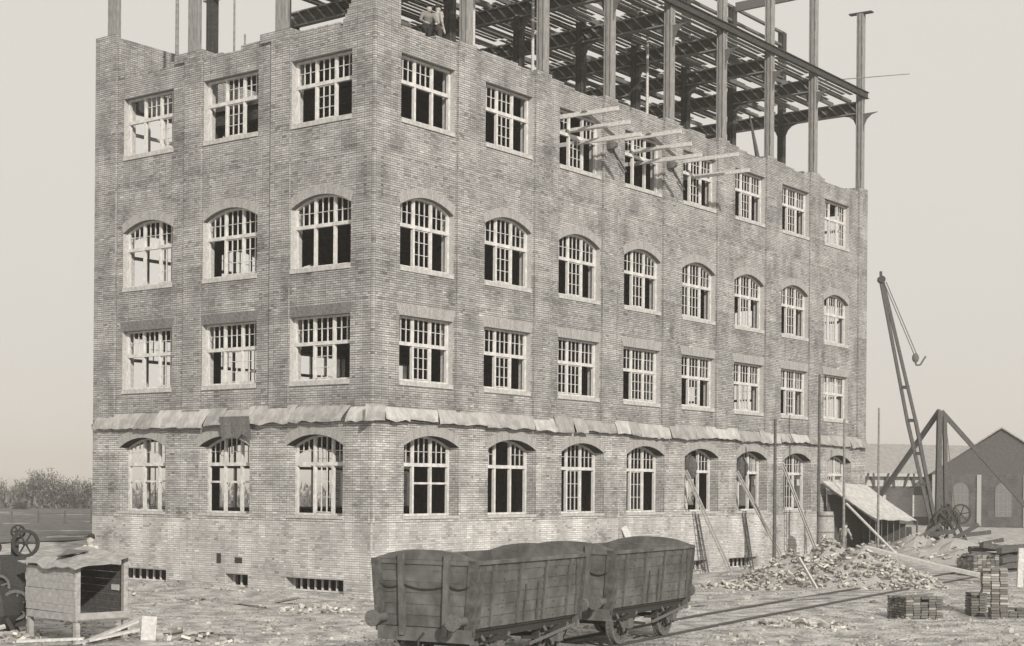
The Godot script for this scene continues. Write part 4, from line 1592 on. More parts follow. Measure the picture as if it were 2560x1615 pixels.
func build_wall_props():
	# bright outriggers pushed out of three top-storey windows
	var words = ["third", "fourth", "fifth"]
	for w in 3:
		var u0 = 1.289 + 4.5 * (w + 2)
		var lines = [[0.25, 13.95, 0], [1.05, 13.60, 1], [1.85, 13.30, 2]]
		var place = ["topmost", "middle", "lowest"]
		if w == 2:
			lines = [[0.35, 13.85, 0], [1.3, 13.35, 1]]
			place = ["upper", "lower"]
		for q in lines.size():
			var e = lines[q]
			var a = bp(u0 + e[0] - 0.15, 1.2, e[1] - 0.02)
			var c = bp(u0 + e[0] + 0.25, -2.3, e[1] + 0.05)
			var mb = MB.new()
			mb.bar(Vector3.ZERO, c - a, 0.10, 0.16)
			var o = put("outrigger_beam", mb, M.wood_pale)
			o.position = a
			tag(o, "pale timber outrigger, %s of those from the %s top-storey window of the long front" % [place[q], words[w]], "beam", "outrigger beams at the top-storey windows")
		if w < 2:
			# board lying across the beams
			var mb = MB.new()
			var a = bp(u0 + 0.2, -0.95, 14.06)
			var c = bp(u0 + 2.4, -1.0, 13.42)
			mb.bar(Vector3.ZERO, c - a, 0.22, 0.04)
			var o = put("scaffold_board", mb, M.wood)
			o.position = a
			tag(o, "loose board laid across the outriggers of the %s top-storey window" % words[w], "board", "boards on the outriggers")
			# dark rod and blob laid on the wall as the cast shadow of the outriggers
			mb = MB.new()
			a = bp(u0 + 3.15, -0.16, 13.45)
			c = bp(u0 + 4.4, -0.12, 12.55)
			mb.tube(Vector3.ZERO, c - a, 0.045, 0.04, 6)
			mb.blob(Vector3(0.06, -0.05, 0), Vector3(0.24, 0.2, 0.18), 7, 5, 4, 0.2)
			o = put("outrigger_shadow", mb, M.wood_dark)
			o.position = a
			tag(o, "thin dark rod standing in for the shadow of the outriggers of the %s top-storey window" % words[w], "shadow", "rods standing in for outrigger shadows")
	# raking ladders and chutes from the ground-floor windows
	var rk = [[4, Vector3(19.9, 0.15, 0.73), Vector3(19.85, -2.2, -3.7), 0, "fifth"], [5, Vector3(24.35, 0.15, 0.75), Vector3(23.8, -2.75, -3.5), 0, "sixth"], [6, Vector3(28.75, 0.15, 1.21), Vector3(27.07, -2.78, -3.5), 0, "seventh"]]
	for q in rk:
		var u0 = 1.49 + 4.5 * q[0]
		var top = bp(q[1].x, q[1].y, q[1].z)
		var foot = bp(q[2].x, q[2].y, q[2].z)
		var t = thing("raking_ladder", "pale raking ladder leaning out of the %s ground-floor window of the long front" % q[4], "ladder", top, 0.0, "raking ladders at the ground-floor windows")
		var d = foot - top
		var side = Vector3(cos(TURN), 0, -sin(TURN)) * 0.11
		for s in [-1, 1]:
			var m = MB.new()
			m.bar(side * s, d + side * s, 0.05, 0.07)
			put("stile", m, M.wood, t)
		for i in 16:
			var m = MB.new()
			var p = d * (i + 0.7) / 17.0
			m.tube(p - side, p + side, 0.02, 0.02, 6)
			put("rung", m, M.wood, t)
		# tipped skip head in the window
		if q[0] < 6:
			var hm = MB.new()
			hm.blob(Vector3.ZERO, Vector3(0.30, 0.48, 0.26), 10, 8, q[0], 0.16)
			hm.path([Vector3(0, 0.4, 0), Vector3(0.02, 0.9, 0)], 0.02)
			var hd = put("hoist_sack", hm, M.wood_dark)
			hd.position = bp(u0 + 0.95, 0.22, 0.86)
			tag(hd, "dark sack hanging in the head of the %s ground-floor window" % q[4], "sack", "sacks hanging in the window heads")
	# dark ladder shapes laid on the wall as shadows of the raking ladders
	for q in [[20.45, 21.3, "fifth"], [24.6, 25.35, "sixth"]]:
		var a = bp(q[0], -0.12, -1.17)
		var c = bp(q[1], -0.16, -EYE)
		c.y = gh(c.x, c.z)
		var t = thing("ladder_shadow", "thin dark ladder shape standing in for a shadow on the wall below the %s ground-floor window" % q[2], "ladder", a, 0.0, "ladder shapes standing in for shadows on the wall")
		var side = Vector3(cos(TURN), 0, -sin(TURN)) * 0.13
		for s in [-1, 1]:
			var m = MB.new()
			m.tube(side * s, c - a + side * s, 0.028, 0.03, 6)
			put("stile", m, M.wood_dark, t)
		for i in 9:
			var m = MB.new()
			var p = (c - a) * (i + 0.5) / 9.0
			m.tube(p - side, p + side, 0.014, 0.014, 5)
			put("rung", m, M.wood_mid, t)
	# board leaning in the window opening of the fourth bay and on the wall
	var lb = MB.new()
	lb.bar(Vector3.ZERO, bp(15.2, -0.75, -3.3) - bp(14.75, -0.1, -1.6), 0.3, 0.04, Vector3(0.6, 0, 0.8))
	var lo = put("leaning_board", lb, M.wood_pale)
	lo.position = bp(14.75, -0.1, -1.6)
	tag(lo, "pale board leaning on the wall behind the far wagon", "board")
	# tall scaffold poles standing before the long front
	pole("scaffold_pole", "dark scaffold pole in front of the seventh ground-floor window", bp(23.36, -2.3, -EYE), bp(23.36, -2.3, 3.0), 0.085, 0.06, M.wood_dark)
	pole("scaffold_pole", "tallest dark scaffold pole, beside the tarpaulin awning", bp(27.64, -2.3, -EYE), bp(27.64, -2.3, 5.2), 0.085, 0.055, M.wood_dark)
	pole("scaffold_pole", "grey scaffold pole in front of the awning's dark opening", bp(28.8, -3.0, -EYE), bp(28.8, -3.0, 3.2), 0.07, 0.05, M.wood_mid)
	pole("scaffold_pole", "slim grey scaffold pole standing clear of the factory's right end", bp(31.25, -3.6, -EYE), bp(31.25, -3.6, 3.8), 0.065, 0.045, M.wood_mid)
	# raking prop in front of the awning
	pole("raking_prop", "pale sloping prop in front of the dark awning", bp(28.85, -3.1, -0.7), bp(27.2, -6.4, -3.0), 0.06, 0.06, M.wood_pale, "")
	# timber poles standing on the top floor inside the steelwork
	for q in [[1.8, 1.2, 15.0, 21.0, "behind the low wall beside the near corner pier"], [9.3, 3.4, 15.0, 20.1, "beside the second front column"], [13.4, 3.6, 15.0, 20.1, "left of the third front column"], [17.2, 2.6, 15.0, 20.1, "between the third and fourth front columns"], [21.3, 3.1, 15.0, 20.1, "left of the fifth front column"]]:
		pole("scaffold_pole", "thin pale top-floor pole %s" % q[4], bp(q[0], q[1], q[2]), bp(q[0], q[1], q[3]), 0.07, 0.06, M.wood_pale, "thin poles on the top floor")
	for q in [[0.55, 10.3, 15.0, 21.0, 0.07, "left of the middle column of the short front"], [0.6, 7.3, 15.0, 17.6, 0.04, "right of the middle column of the short front"], [0.6, 6.75, 15.0, 15.85, 0.04, "shortest, on the wall of the short front"], [0.55, 4.95, 15.0, 21.0, 0.06, "beside the right column of the short front"]]:
		pole("scaffold_pole", "thin pole standing on the top floor, %s" % q[5], bp(q[0], q[1], q[2]), bp(q[0], q[1], q[3]), q[4], q[4] * 0.8, M.wood_mid, "thin poles on the top floor")
	# a plank leaning out by the sixth column, and the long rod over the far corner
	pole("leaning_plank", "dark short plank leaning behind the parapet by the sixth front column", bp(26.4, 0.3, 15.2), bp(25.6, 0.3, 17.0), 0.11, 0.04, M.wood_dark, "")
	pole("long_rod", "long thin rod sticking out past the far corner of the new floor", bp(34.5, 1.2, 20.6), bp(36.9, -2.6, 20.9), 0.03, 0.02, M.wood_mid, "")

# ------------------------------------------------------------------ right-hand yard
func brick_mesh(g: float, s: Vector3) -> ArrayMesh:
	var m = MB.new()
	m.col = Color(g * 1.03, g, g * 0.93)
	m.box(Vector3.ZERO, s)
	return m.mesh()

var brick_kinds = []

func make_brick_kinds():
	for g in [0.46, 0.38, 0.29, 0.17, 0.12, 0.58, 0.145]:
		brick_kinds.append(brick_mesh(g, Vector3(0.212, 0.060, 0.100)))

func brick_stack(called: String, label: String, at: Vector3, turn: float, nx: int, nz: int, ny: int, tones: Array, ragged: float, seedv: int):
	var r = RandomNumberGenerator.new()
	r.seed = seedv
	var t = thing(called, label, "brick stack", at, turn, "stacks of bricks in the yard")
	for y in ny:
		for x in nx:
			for z in nz:
				if z > 0 and z < nz - 1 and x > 0 and x < nx - 1 and y < ny - 1:
					continue
				if y >= ny - 2 and r.randf() < ragged:
					continue
				var p = Vector3((x - (nx - 1) * 0.5) * 0.235, 0.034 + y * 0.0725, (z - (nz - 1) * 0.5) * 0.118)
				p += Vector3(r.randf_range(-0.012, 0.012), 0, r.randf_range(-0.008, 0.008))
				put("brick", brick_kinds[tones[r.randi() % tones.size()]], M.loose, t, Transform3D(Basis(Vector3.UP, r.randf_range(-0.05, 0.05)), p))
	return t

func heap(called: String, label: String, at: Vector3, rx: float, rz: float, high: float, n: int, seedv: int, cat = "heap"):
	var r = RandomNumberGenerator.new()
	r.seed = seedv
	var t = thing(called, label, cat, at, -0.55)
	# the body of the heap
	var nx = 26
	var nz = 20
	var f = func(i, j):
		var x = lerpf(-1, 1, i / float(nx))
		var z = lerpf(-1, 1, j / float(nz))
		var d = Vector2(x, z).length()
		var y = high * pow(maxf(0.0, 1.0 - d), 0.75) * (0.85 + 0.5 * soft_noise.get_noise_2d(x * 30.0 + seedv, z * 30.0))
		return Vector3(x * rx, y - 0.10, z * rz)
	var st = MB.new()
	for i in nx:
		for j in nz:
			st.quad(f.call(i, j + 1), f.call(i + 1, j + 1), f.call(i + 1, j), f.call(i, j))
	put("rubble", st, M.rubble, t)
	var loose = MB.new()
	for k in n:
		var a = r.randf() * TAU
		var d = sqrt(r.randf()) * 0.98
		var x = cos(a) * d
		var z = sin(a) * d
		var p = f.call((x + 1) * 0.5 * nx, (z + 1) * 0.5 * nz)
		p.y += 0.05 + 0.05 * r.randf()
		var bs = Basis.from_euler(Vector3(r.randf_range(-0.6, 0.6), r.randf() * TAU, r.randf_range(-0.6, 0.6)))
		if k < 240:
			put("brick", brick_kinds[[0, 1, 1, 2, 3, 5][r.randi() % 6]], M.loose, t, Transform3D(bs, p))
		else:
			var g = [0.5, 0.42, 0.32, 0.2][r.randi() % 4]
			loose.col = Color(g * 1.03, g, g * 0.93)
			loose.box(p, Vector3(0.225, 0.068, 0.108) * r.randf_range(0.5, 1.0), bs)
	if n > 240:
		var lo = put("loose_brick", loose, M.loose, t)
		lo.set_meta("kind", "stuff")
	return t

func build_right_yard():
	make_brick_kinds()
	brick_stack("brick_stack", "neat dark cube of stacked bricks alone on the dirt right of the rails", Vector3(11.0, gh(11.0, -42.0), -42.0), 0.32, 5, 8, 9, [3, 4, 6, 2, 3], 0.25, 71)
	brick_stack("brick_stack", "tall pale stack of bricks at the right edge beside a white post", Vector3(13.65, gh(13.65, -43.6), -43.6), -0.2, 3, 6, 18, [0, 2, 3, 3, 2, 6], 0.35, 72)
	brick_stack("brick_stack", "short dark stack of bricks against the left side of the tall pale one", Vector3(13.05, gh(13.05, -43.3), -43.3), 0.1, 2, 4, 9, [3, 4, 6], 0.3, 73)
	brick_stack("brick_stack", "low dark stack of bricks in front of the tall pale one", Vector3(13.6, gh(13.6, -42.3), -42.3), -0.12, 4, 5, 4, [3, 4, 6], 0.5, 74)
	heap("brick_heap", "big pale heap of tumbled bricks before the factory's right end", Vector3(11.9, gh(11.9, -56.2) - 0.05, -56.2), 4.1, 2.9, 1.8, 1500, 81)
	heap("brick_heap", "low scatter of broken bricks between the far wagon and the big heap", Vector3(8.0, gh(8.0, -53.8) - 0.05, -53.8), 2.6, 1.3, 0.40, 200, 82)
	heap("brick_heap", "low row of broken bricks in front of the rails", Vector3(7.3, gh(7.3, -39.3) - 0.05, -39.3), 1.7, 0.8, 0.30, 170, 83)
	heap("spoil_heap", "low grey spoil heap beneath the crane", Vector3(21.0, -0.1, -76.0), 6.5, 4.0, 1.5, 260, 84)
	heap("spoil_heap", "spoil heap behind the brick stacks at the right edge", Vector3(25.0, -0.1, -70.0), 5.0, 3.0, 1.0, 230, 85)
	# white post at the right edge
	var pm = MB.new()
	pm.bar(Vector3.ZERO, Vector3(0.05, 1.35, 0), 0.2, 0.12, Vector3(0, 0, 1))
	var po = put("white_post", pm, M.wood_pale)
	po.position = Vector3(17.6, gh(17.6, -53.4) + 0.1, -53.4)
	tag(po, "stout white post standing behind the tall brick stack at the right edge", "post")
	# long pale timber lying down the heap
	var a = Vector3(14.1, 1.15, -61.5)
	var c = Vector3(18.4, 0.12, -57.5)
	var lm = MB.new()
	lm.bar(Vector3.ZERO, (c - a) * 0.5 + Vector3(0, -0.06, 0), 0.34, 0.16)
	lm.bar((c - a) * 0.5 + Vector3(0, -0.06, 0), c - a, 0.34, 0.14)
	var lo = put("long_timber", lm, M.wood_pale)
	lo.position = a
	tag(lo, "long pale timber lying from the brick heap down to the dirt", "timber")
	# overturned barrow under its upper end
	var bw = thing("tipped_barrow", "dark overturned barrow under the upper end of the long timber", "barrow", Vector3(13.2, 0.55, -58.8), 0.3)
	var bm = MB.new()
	var n = 10
	for i in n:
		var t0 = PI * i / n
		var t1 = PI * (i + 1) / n
		bm.quad(Vector3(cos(t0) * 0.5, sin(t0) * 0.42, 0.35), Vector3(cos(t0) * 0.5, sin(t0) * 0.42, -0.35), Vector3(cos(t1) * 0.5, sin(t1) * 0.42, -0.35), Vector3(cos(t1) * 0.5, sin(t1) * 0.42, 0.35))
		bm.tri(Vector3(0, 0, -0.34), Vector3(cos(t1) * 0.5, sin(t1) * 0.42, -0.35), Vector3(cos(t0) * 0.5, sin(t0) * 0.42, -0.35))
	put("tray", bm, M.iron, bw)
	bm = MB.new()
	bm.ring(Vector3(-0.7, 0.15, 0), Vector3(0, 0, 1), 0.22, 0.15, 0.05, 16)
	put("wheel", bm, M.iron, bw)
	for s in [-1, 1]:
		bm = MB.new()
		bm.bar(Vector3(-0.72, 0.15, s * 0.12), Vector3(0.95, 0.32, s * 0.3), 0.05, 0.05)
		put("handle", bm, M.wood_dark, bw)
	# tarpaulin awning at the right end of the long front
	var aw = thing("tarpaulin_awning", "pale tarpaulin lean-to sloping from the factory's right end", "awning")
	var tm = MB.new()
	var q0 = bp(32.1, -0.3, 0.35)
	var q1 = bp(37.3, -0.3, 0.15)
	var q2 = bp(36.6, -3.3, -1.6)
	var q3 = bp(32.6, -3.0, -1.5)
	var nn = 8
	var g = func(i, j, th):
		var s = i / float(nn)
		var t = j / float(nn)
		var p = q0.lerp(q1, s).lerp(q3.lerp(q2, s), t)
		return p + Vector3(0, -0.22 * sin(PI * t) * (0.6 + 0.4 * sin(s * 5.0)) + th + 0.03 * sin(i * 1.9) * t, 0)
	for i in nn:
		for j in nn:
			tm.quad(g.call(i, j, 0.02), g.call(i, j + 1, 0.02), g.call(i + 1, j + 1, 0.02), g.call(i + 1, j, 0.02))
			tm.quad(g.call(i + 1, j, 0.0), g.call(i + 1, j + 1, 0.0), g.call(i, j + 1, 0.0), g.call(i, j, 0.0))
	put("sheet", tm, M.canvas, aw)
	for q in [q2, q3]:
		var lg = MB.new()
		lg.tube(Vector3(q.x, -0.1, q.z), q + Vector3(0, -0.02, 0), 0.05, 0.05, 6)
		put("post", lg, M.wood_dark, aw)
	for e in [[q0, q3], [q1, q2]]:
		var rf = MB.new()
		rf.tube(e[0] - Vector3(0, 0.12, 0), e[1] - Vector3(0, 0.1, 0), 0.05, 0.05, 6)
		put("rafter", rf, M.wood_dark, aw)
	# boarded back of the lean-to, dark inside
	var db = MB.new()
	db.bar(bp(32.6, -0.35, -1.9), bp(37.2, -0.35, -1.9), 0.05, 3.2)
	put("back_boarding", db, M.wood_dark, aw)
	db = MB.new()
	for i in 9:
		var e0 = bp(36.4, -0.4 - i * 0.32, -EYE)
		var t0 = -0.25 - 0.155 * (i + 1)
		db.bar(e0, e0 + Vector3(0, EYE + t0 - 0.25, 0), 0.29, 0.03, Vector3(cos(TURN), 0, -sin(TURN)))
		put("added_side_board", db, M.wood_dark, aw)  # dark boards added to keep the space under the sheet dark
		db = MB.new()
	# tall barrel by the awning
	var wb = thing("water_butt", "tall pale wooden water butt at the left mouth of the awning", "barrel", bp(27.76, -2.6, -EYE) + Vector3(0, 0.55, 0))
	var bl = MB.new()
	for i in 7:
		var ya = i * 0.27
		var yb = (i + 1) * 0.27
		bl.tube(Vector3(0, ya, 0), Vector3(0, yb, 0), 0.34 + 0.06 * sin(PI * i / 7.0), 0.34 + 0.06 * sin(PI * (i + 1) / 7.0), 14, i == 0 or i == 6)
	put("staves", bl, M.wood, wb)
	for y in [0.2, 0.95, 1.7]:
		var hp = MB.new()
		hp.ring(Vector3(0, y, 0), Vector3.UP, 0.40, 0.36, 0.06, 16)
		put("hoop", hp, M.iron_mid, wb)
	# dark baulks and drums piled behind the brick stacks
	var tp = thing("timber_pile", "untidy dark pile of timber baulks behind the brick stacks at the right edge", "timber pile", Vector3(21.6, 0.0, -67.5), 0.35)
	for i in 15:
		var bk = MB.new()
		var lay = 0 if i < 6 else (1 if i < 11 else 2)
		var ix = i - [0, 6, 11][lay]
		bk.box(Vector3(rng.randf_range(-0.3, 0.3), 0.25 + lay * 0.34, -0.9 + ix * 0.36 + lay * 0.2), Vector3(rng.randf_range(1.6, 3.2), 0.24, 0.26), Basis(Vector3.UP, rng.randf_range(-0.45, 0.45)) * Basis(Vector3(0, 0, 1), rng.randf_range(-0.12, 0.12)))
		put("baulk", bk, M.wood_dark, tp)
	brick_stack("brick_stack", "far dark stack of bricks beside the dark timber pile", Vector3(18.9, 0.0, -62.5), 0.5, 6, 8, 12, [3, 4, 6, 2], 0.4, 75)
	# oddments: loose planks lying about the yard
	var pl = [[9.4, -48.2, 1.9, 0.5, "beside the rails below the big heap"], [15.2, -56.2, 2.2, 1.2, "at the foot of the long timber"], [13.2, -49.6, 1.5, 0.9, "between the rails and the lone brick cube"], [16.8, -66.0, 2.6, 0.2, "left of the crane's spoil heap"], [5.3, -45.2, 1.4, 0.7, "just beyond the far wagon"]]
	for q in pl:
		var m = MB.new()
		m.box(Vector3.ZERO, Vector3(q[2], 0.05, 0.2), Basis(Vector3.UP, q[3]) * Basis(Vector3(0, 0, 1), 0.06))
		var o = put("loose_plank", m, M.wood_mid)
		o.position = Vector3(q[0], gh(q[0], q[1]) + 0.07, q[1])
		tag(o, "loose weathered plank lying %s" % q[4], "plank", "loose planks in the yard")
	# leaning board on the big heap
	var m2 = MB.new()
	m2.bar(Vector3.ZERO, Vector3(0.55, -1.05, 0.45), 0.2, 0.05, Vector3(1, 0, 0))
	var o2 = put("leaning_board", m2, M.wood_pale)
	o2.position = Vector3(10.05, 1.05, -53.9)
	tag(o2, "short pale board leaning on the front of the big brick heap", "board")

# ------------------------------------------------------------------ scattered dirt, stones and boards
func build_foreground():
	var r = RandomNumberGenerator.new()
	r.seed = 15
	var stones = []
	for i in 3:
		var m = MB.new()
		m.blob(Vector3.ZERO, Vector3(0.5, 0.33, 0.42), 6, 4, 20 + i, 0.25)
		stones.append(m.mesh())
	for kind in 3:
		var xf = []
		var cols = []
		for i in 1100:
			var z = -34.0 - 28.0 * pow(r.randf(), 1.6)
			var x = r.randf_range(-0.36, 0.36) * -z
			var b = to_building(x, z)
			if b.x > -0.2 and b.y > -0.2:
				continue
			if track_distance(x, z) < 1.15:
				continue
			var clump = soft_noise.get_noise_2d(x * 5.0, z * 5.0)
			if clump < 0.05 and r.randf() < 0.75:
				continue
			var s = 0.022 + 0.055 * pow(r.randf(), 2.0) + (0.06 if r.randf() < 0.04 else 0.0)
			var bs = Basis.from_euler(Vector3(r.randf() * 0.5, r.randf() * TAU, r.randf() * 0.5)).scaled(Vector3(s, s, s) * 2.0)
			xf.append(Transform3D(bs, Vector3(x, gh(x, z) + s * 0.2, z)))
			var g = r.randf_range(0.18, 0.5)
			cols.append(Color(g * 1.03, g, g * 0.92))
		var mm = MultiMesh.new()
		mm.transform_format = MultiMesh.TRANSFORM_3D
		mm.use_colors = true
		mm.mesh = stones[kind]
		mm.instance_count = xf.size()
		for i in xf.size():
			mm.set_instance_transform(i, xf[i])
			mm.set_instance_color(i, cols[i])
		var o = MultiMeshInstance3D.new()
		o.name = numbered(self, "scattered_stones")
		o.multimesh = mm
		o.material_override = M.loose
		add_child(o)
		tag(o, "%s stones and brick bats scattered over the dirt" % ["small pale", "small mixed", "small angular"][kind], "stones")
		o.set_meta("kind", "stuff")
	var gx = []
	var gc = []
	for i in 9000:
		var z = -33.5 - 26.0 * pow(r.randf(), 1.3)
		var x = r.randf_range(-0.36, 0.36) * -z
		var b = to_building(x, z)
		if (b.x > -0.1 and b.y > -0.1) or track_distance(x, z) < 0.7:
			continue
		var s = r.randf_range(0.012, 0.034)
		gx.append(Transform3D(Basis.from_euler(Vector3(r.randf(), r.randf() * TAU, r.randf())).scaled(Vector3(s * 2.2, s * 1.4, s * 2.2)), Vector3(x, gh(x, z) + s * 0.15, z)))
		var g = r.randf_range(0.10, 0.5)
		gc.append(Color(g * 1.02, g, g * 0.95))
	var gm = MultiMesh.new()
	gm.transform_format = MultiMesh.TRANSFORM_3D
	gm.use_colors = true
	gm.mesh = stones[1]
	gm.instance_count = gx.size()
	for i in gx.size():
		gm.set_instance_transform(i, gx[i])
		gm.set_instance_color(i, gc[i])
	var go = MultiMeshInstance3D.new()
	go.name = numbered(self, "grit")
	go.multimesh = gm
	go.material_override = M.loose
	add_child(go)
	tag(go, "fine grit and crumbs of mortar strewn over the dirt", "grit")
	go.set_meta("kind", "stuff")
	# boards lying along the trench by the short front
	var bd = [[-7.6, -44.2, 2.4, -0.75, 0.10, "along the edge of the trench before the short front"], [-5.6, -44.0, 1.2, 0.3, 0.12, "on rubble below the nearest basement light"], [-6.6, -45.4, 1.8, -0.9, 0.16, "under the small basement light"], [-8.9, -35.2, 1.5, 0.9, 0.06, "on the ground by the hut's right leg"], [-7.1, -35.0, 1.9, -0.12, 0.05, "flat on the dirt right of the hut"], [-9.3, -45.8, 2.2, -0.65, 0.10, "under the left basement light"]]
	for q in bd:
		var m = MB.new()
		m.box(Vector3.ZERO, Vector3(q[2], 0.05, 0.22), Basis(Vector3.UP, q[3]) * Basis(Vector3(0, 0, 1), q[4]))
		var o = put("loose_board", m, M.wood)
		o.position = Vector3(q[0], gh(q[0], q[1]) + 0.10, q[1])
		tag(o, "weathered board lying %s" % q[5], "board", "loose boards before the short front")
	# upright pale board stuck in the dirt right of the hut
	var um = MB.new()
	um.bar(Vector3(0, -0.5, 0), Vector3(0.05, 0.52, -0.05), 0.32, 0.05, Vector3(0.2, 0, 1))
	var uo = put("upright_board", um, M.wood_pale)
	uo.position = Vector3(-8.0, gh(-8.0, -33.9), -33.9)
	tag(uo, "broad pale board standing upright in the dirt at the bottom left", "board")
	# planks of a barrow run heaped by the hut
	for q in [[-9.0, -34.3, 1.6, 0.75, 0.30, "rising towards the hut"], [-8.6, -34.0, 1.5, 0.62, 0.16, "beside the upright board"], [-9.9, -33.2, 1.4, 0.1, 0.04, "in front of the hut's near leg"]]:
		var m = MB.new()
		m.box(Vector3.ZERO, Vector3(q[2], 0.05, 0.2), Basis(Vector3.UP, q[3]) * Basis(Vector3(0, 0, 1), q[4]))
		var o = put("loose_board", m, M.wood_pale)
		o.position = Vector3(q[0], gh(q[0], q[1]) + 0.16, q[1])
		tag(o, "pale board of a barrow run %s" % q[5], "board", "barrow run boards by the hut")
	heap("sand_heap", "low pale heap of sand and bats in front of the short front", Vector3(-7.2, gh(-7.2, -34.6) - 0.08, -34.6), 1.9, 0.9, 0.28, 60, 86)
	heap("sand_heap", "pale sand and rubble heaped at the near corner of the trench", Vector3(-5.4, gh(-5.4, -43.2) - 0.08, -43.2), 1.8, 1.0, 0.34, 110, 87)
	heap("sand_heap", "pale lime heap beside the hut's left legs", Vector3(-11.5, gh(-11.5, -35.0) - 0.05, -35.0), 0.9, 0.7, 0.35, 40, 88)
	heap("sand_heap", "grey spoil heaped behind the hut's canvas roof", Vector3(-14.0, gh(-14.0, -48.0) - 0.05, -48.0), 3.0, 1.6, 1.2, 60, 89)

# ------------------------------------------------------------------ people
func person_mesh(J: Dictionary, bones: Array, cell: float) -> ArrayMesh:
	# one continuous surface: smooth union of tapered capsules, meshed by surface nets; each bone carries a colour
	var lo = Vector3(1e9, 1e9, 1e9)
	var hi = -lo
	for k in J:
		var p = J[k]
		lo = lo.min(p - Vector3(0.2, 0.2, 0.2))
		hi = hi.max(p + Vector3(0.2, 0.2, 0.2))
	var nx = int((hi.x - lo.x) / cell) + 2
	var ny = int((hi.y - lo.y) / cell) + 2
	var nz = int((hi.z - lo.z) / cell) + 2
	var field = PackedFloat32Array()
	field.resize(nx * ny * nz)
	field.fill(1.0)
	for bn in bones:
		var a = J[bn[0]]
		var c = J[bn[1]]
		var ra = bn[2]
		var rb = bn[3]
		var rr = maxf(ra, rb) + 0.08
		var mn = (a.min(c) - Vector3(rr, rr, rr) - lo) / cell
		var mx = (a.max(c) + Vector3(rr, rr, rr) - lo) / cell
		var ac = c - a
		var l2 = maxf(ac.length_squared(), 1e-6)
		for k in range(maxi(0, int(mn.z)), mini(nz, int(mx.z) + 1)):
			for j in range(maxi(0, int(mn.y)), mini(ny, int(mx.y) + 1)):
				for i in range(maxi(0, int(mn.x)), mini(nx, int(mx.x) + 1)):
					var p = lo + Vector3(i, j, k) * cell
					var t = clampf((p - a).dot(ac) / l2, 0.0, 1.0)
					var d = p.distance_to(a + ac * t) - lerpf(ra, rb, t)
					var id = (k * ny + j) * nx + i
					var o = field[id]
					var h = clampf(0.5 + 0.5 * (o - d) / 0.035, 0.0, 1.0)
					field[id] = lerpf(o, d, h) - 0.035 * h * (1.0 - h)
	var st = SurfaceTool.new()
	st.begin(Mesh.PRIMITIVE_TRIANGLES)
	var ids = {}
	var step = [1, nx, nx * ny]
	var count = 0
	for k in nz - 1:
		for j in ny - 1:
			for i in nx - 1:
				var id = (k * ny + j) * nx + i
				var inside = 0
				var sum = Vector3.ZERO
				var n = 0
				var vals = []
				for q in 8:
					var vv = field[id + (q & 1) + ((q >> 1) & 1) * nx + ((q >> 2) & 1) * nx * ny]
					vals.append(vv)
					if vv < 0.0:
						inside += 1
				if inside == 0 or inside == 8:
					continue
				for q in 8:
					for ax in 3:
						var bit = 1 << ax
						if q & bit:
							continue
						var w = q | bit
						if (vals[q] < 0.0) != (vals[w] < 0.0):
							var t = vals[q] / (vals[q] - vals[w])
							var pa = Vector3(q & 1, (q >> 1) & 1, (q >> 2) & 1)
							var pb = Vector3(w & 1, (w >> 1) & 1, (w >> 2) & 1)
							sum += pa.lerp(pb, t)
							n += 1
				var p = lo + (Vector3(i, j, k) + sum / n) * cell
				var best = 1e9
				var col = Color(1, 1, 1)
				for bn in bones:
					var a = J[bn[0]]
					var ac = J[bn[1]] - a
					var t = clampf((p - a).dot(ac) / maxf(ac.length_squared(), 1e-6), 0.0, 1.0)
					var d = p.distance_to(a + ac * t) - lerpf(bn[2], bn[3], t)
					if d < best:
						best = d
						col = bn[4]
				st.set_color(col)
				st.add_vertex(p)
				ids[id] = count
				count += 1
	for k in range(1, nz - 1):
		for j in range(1, ny - 1):
			for i in range(1, nx - 1):
				var id = (k * ny + j) * nx + i
				for ax in 3:
					var s0 = field[id] < 0.0
					var s1 = field[id + step[ax]] < 0.0
					if s0 == s1:
						continue
					var b1 = step[(ax + 1) % 3]
					var b2 = step[(ax + 2) % 3]
					var q = [ids[id - b1 - b2], ids[id - b2], ids[id], ids[id - b1]]
					if s0:
						for e in [0, 2, 1, 0, 3, 2]:
							st.add_index(q[e])
					else:
						for e in [0, 1, 2, 0, 2, 3]:
							st.add_index(q[e])
	st.generate_normals()
	return st.commit()

func shade(l: float) -> Color:
	return Color(l * 1.03, l, l * 0.92)

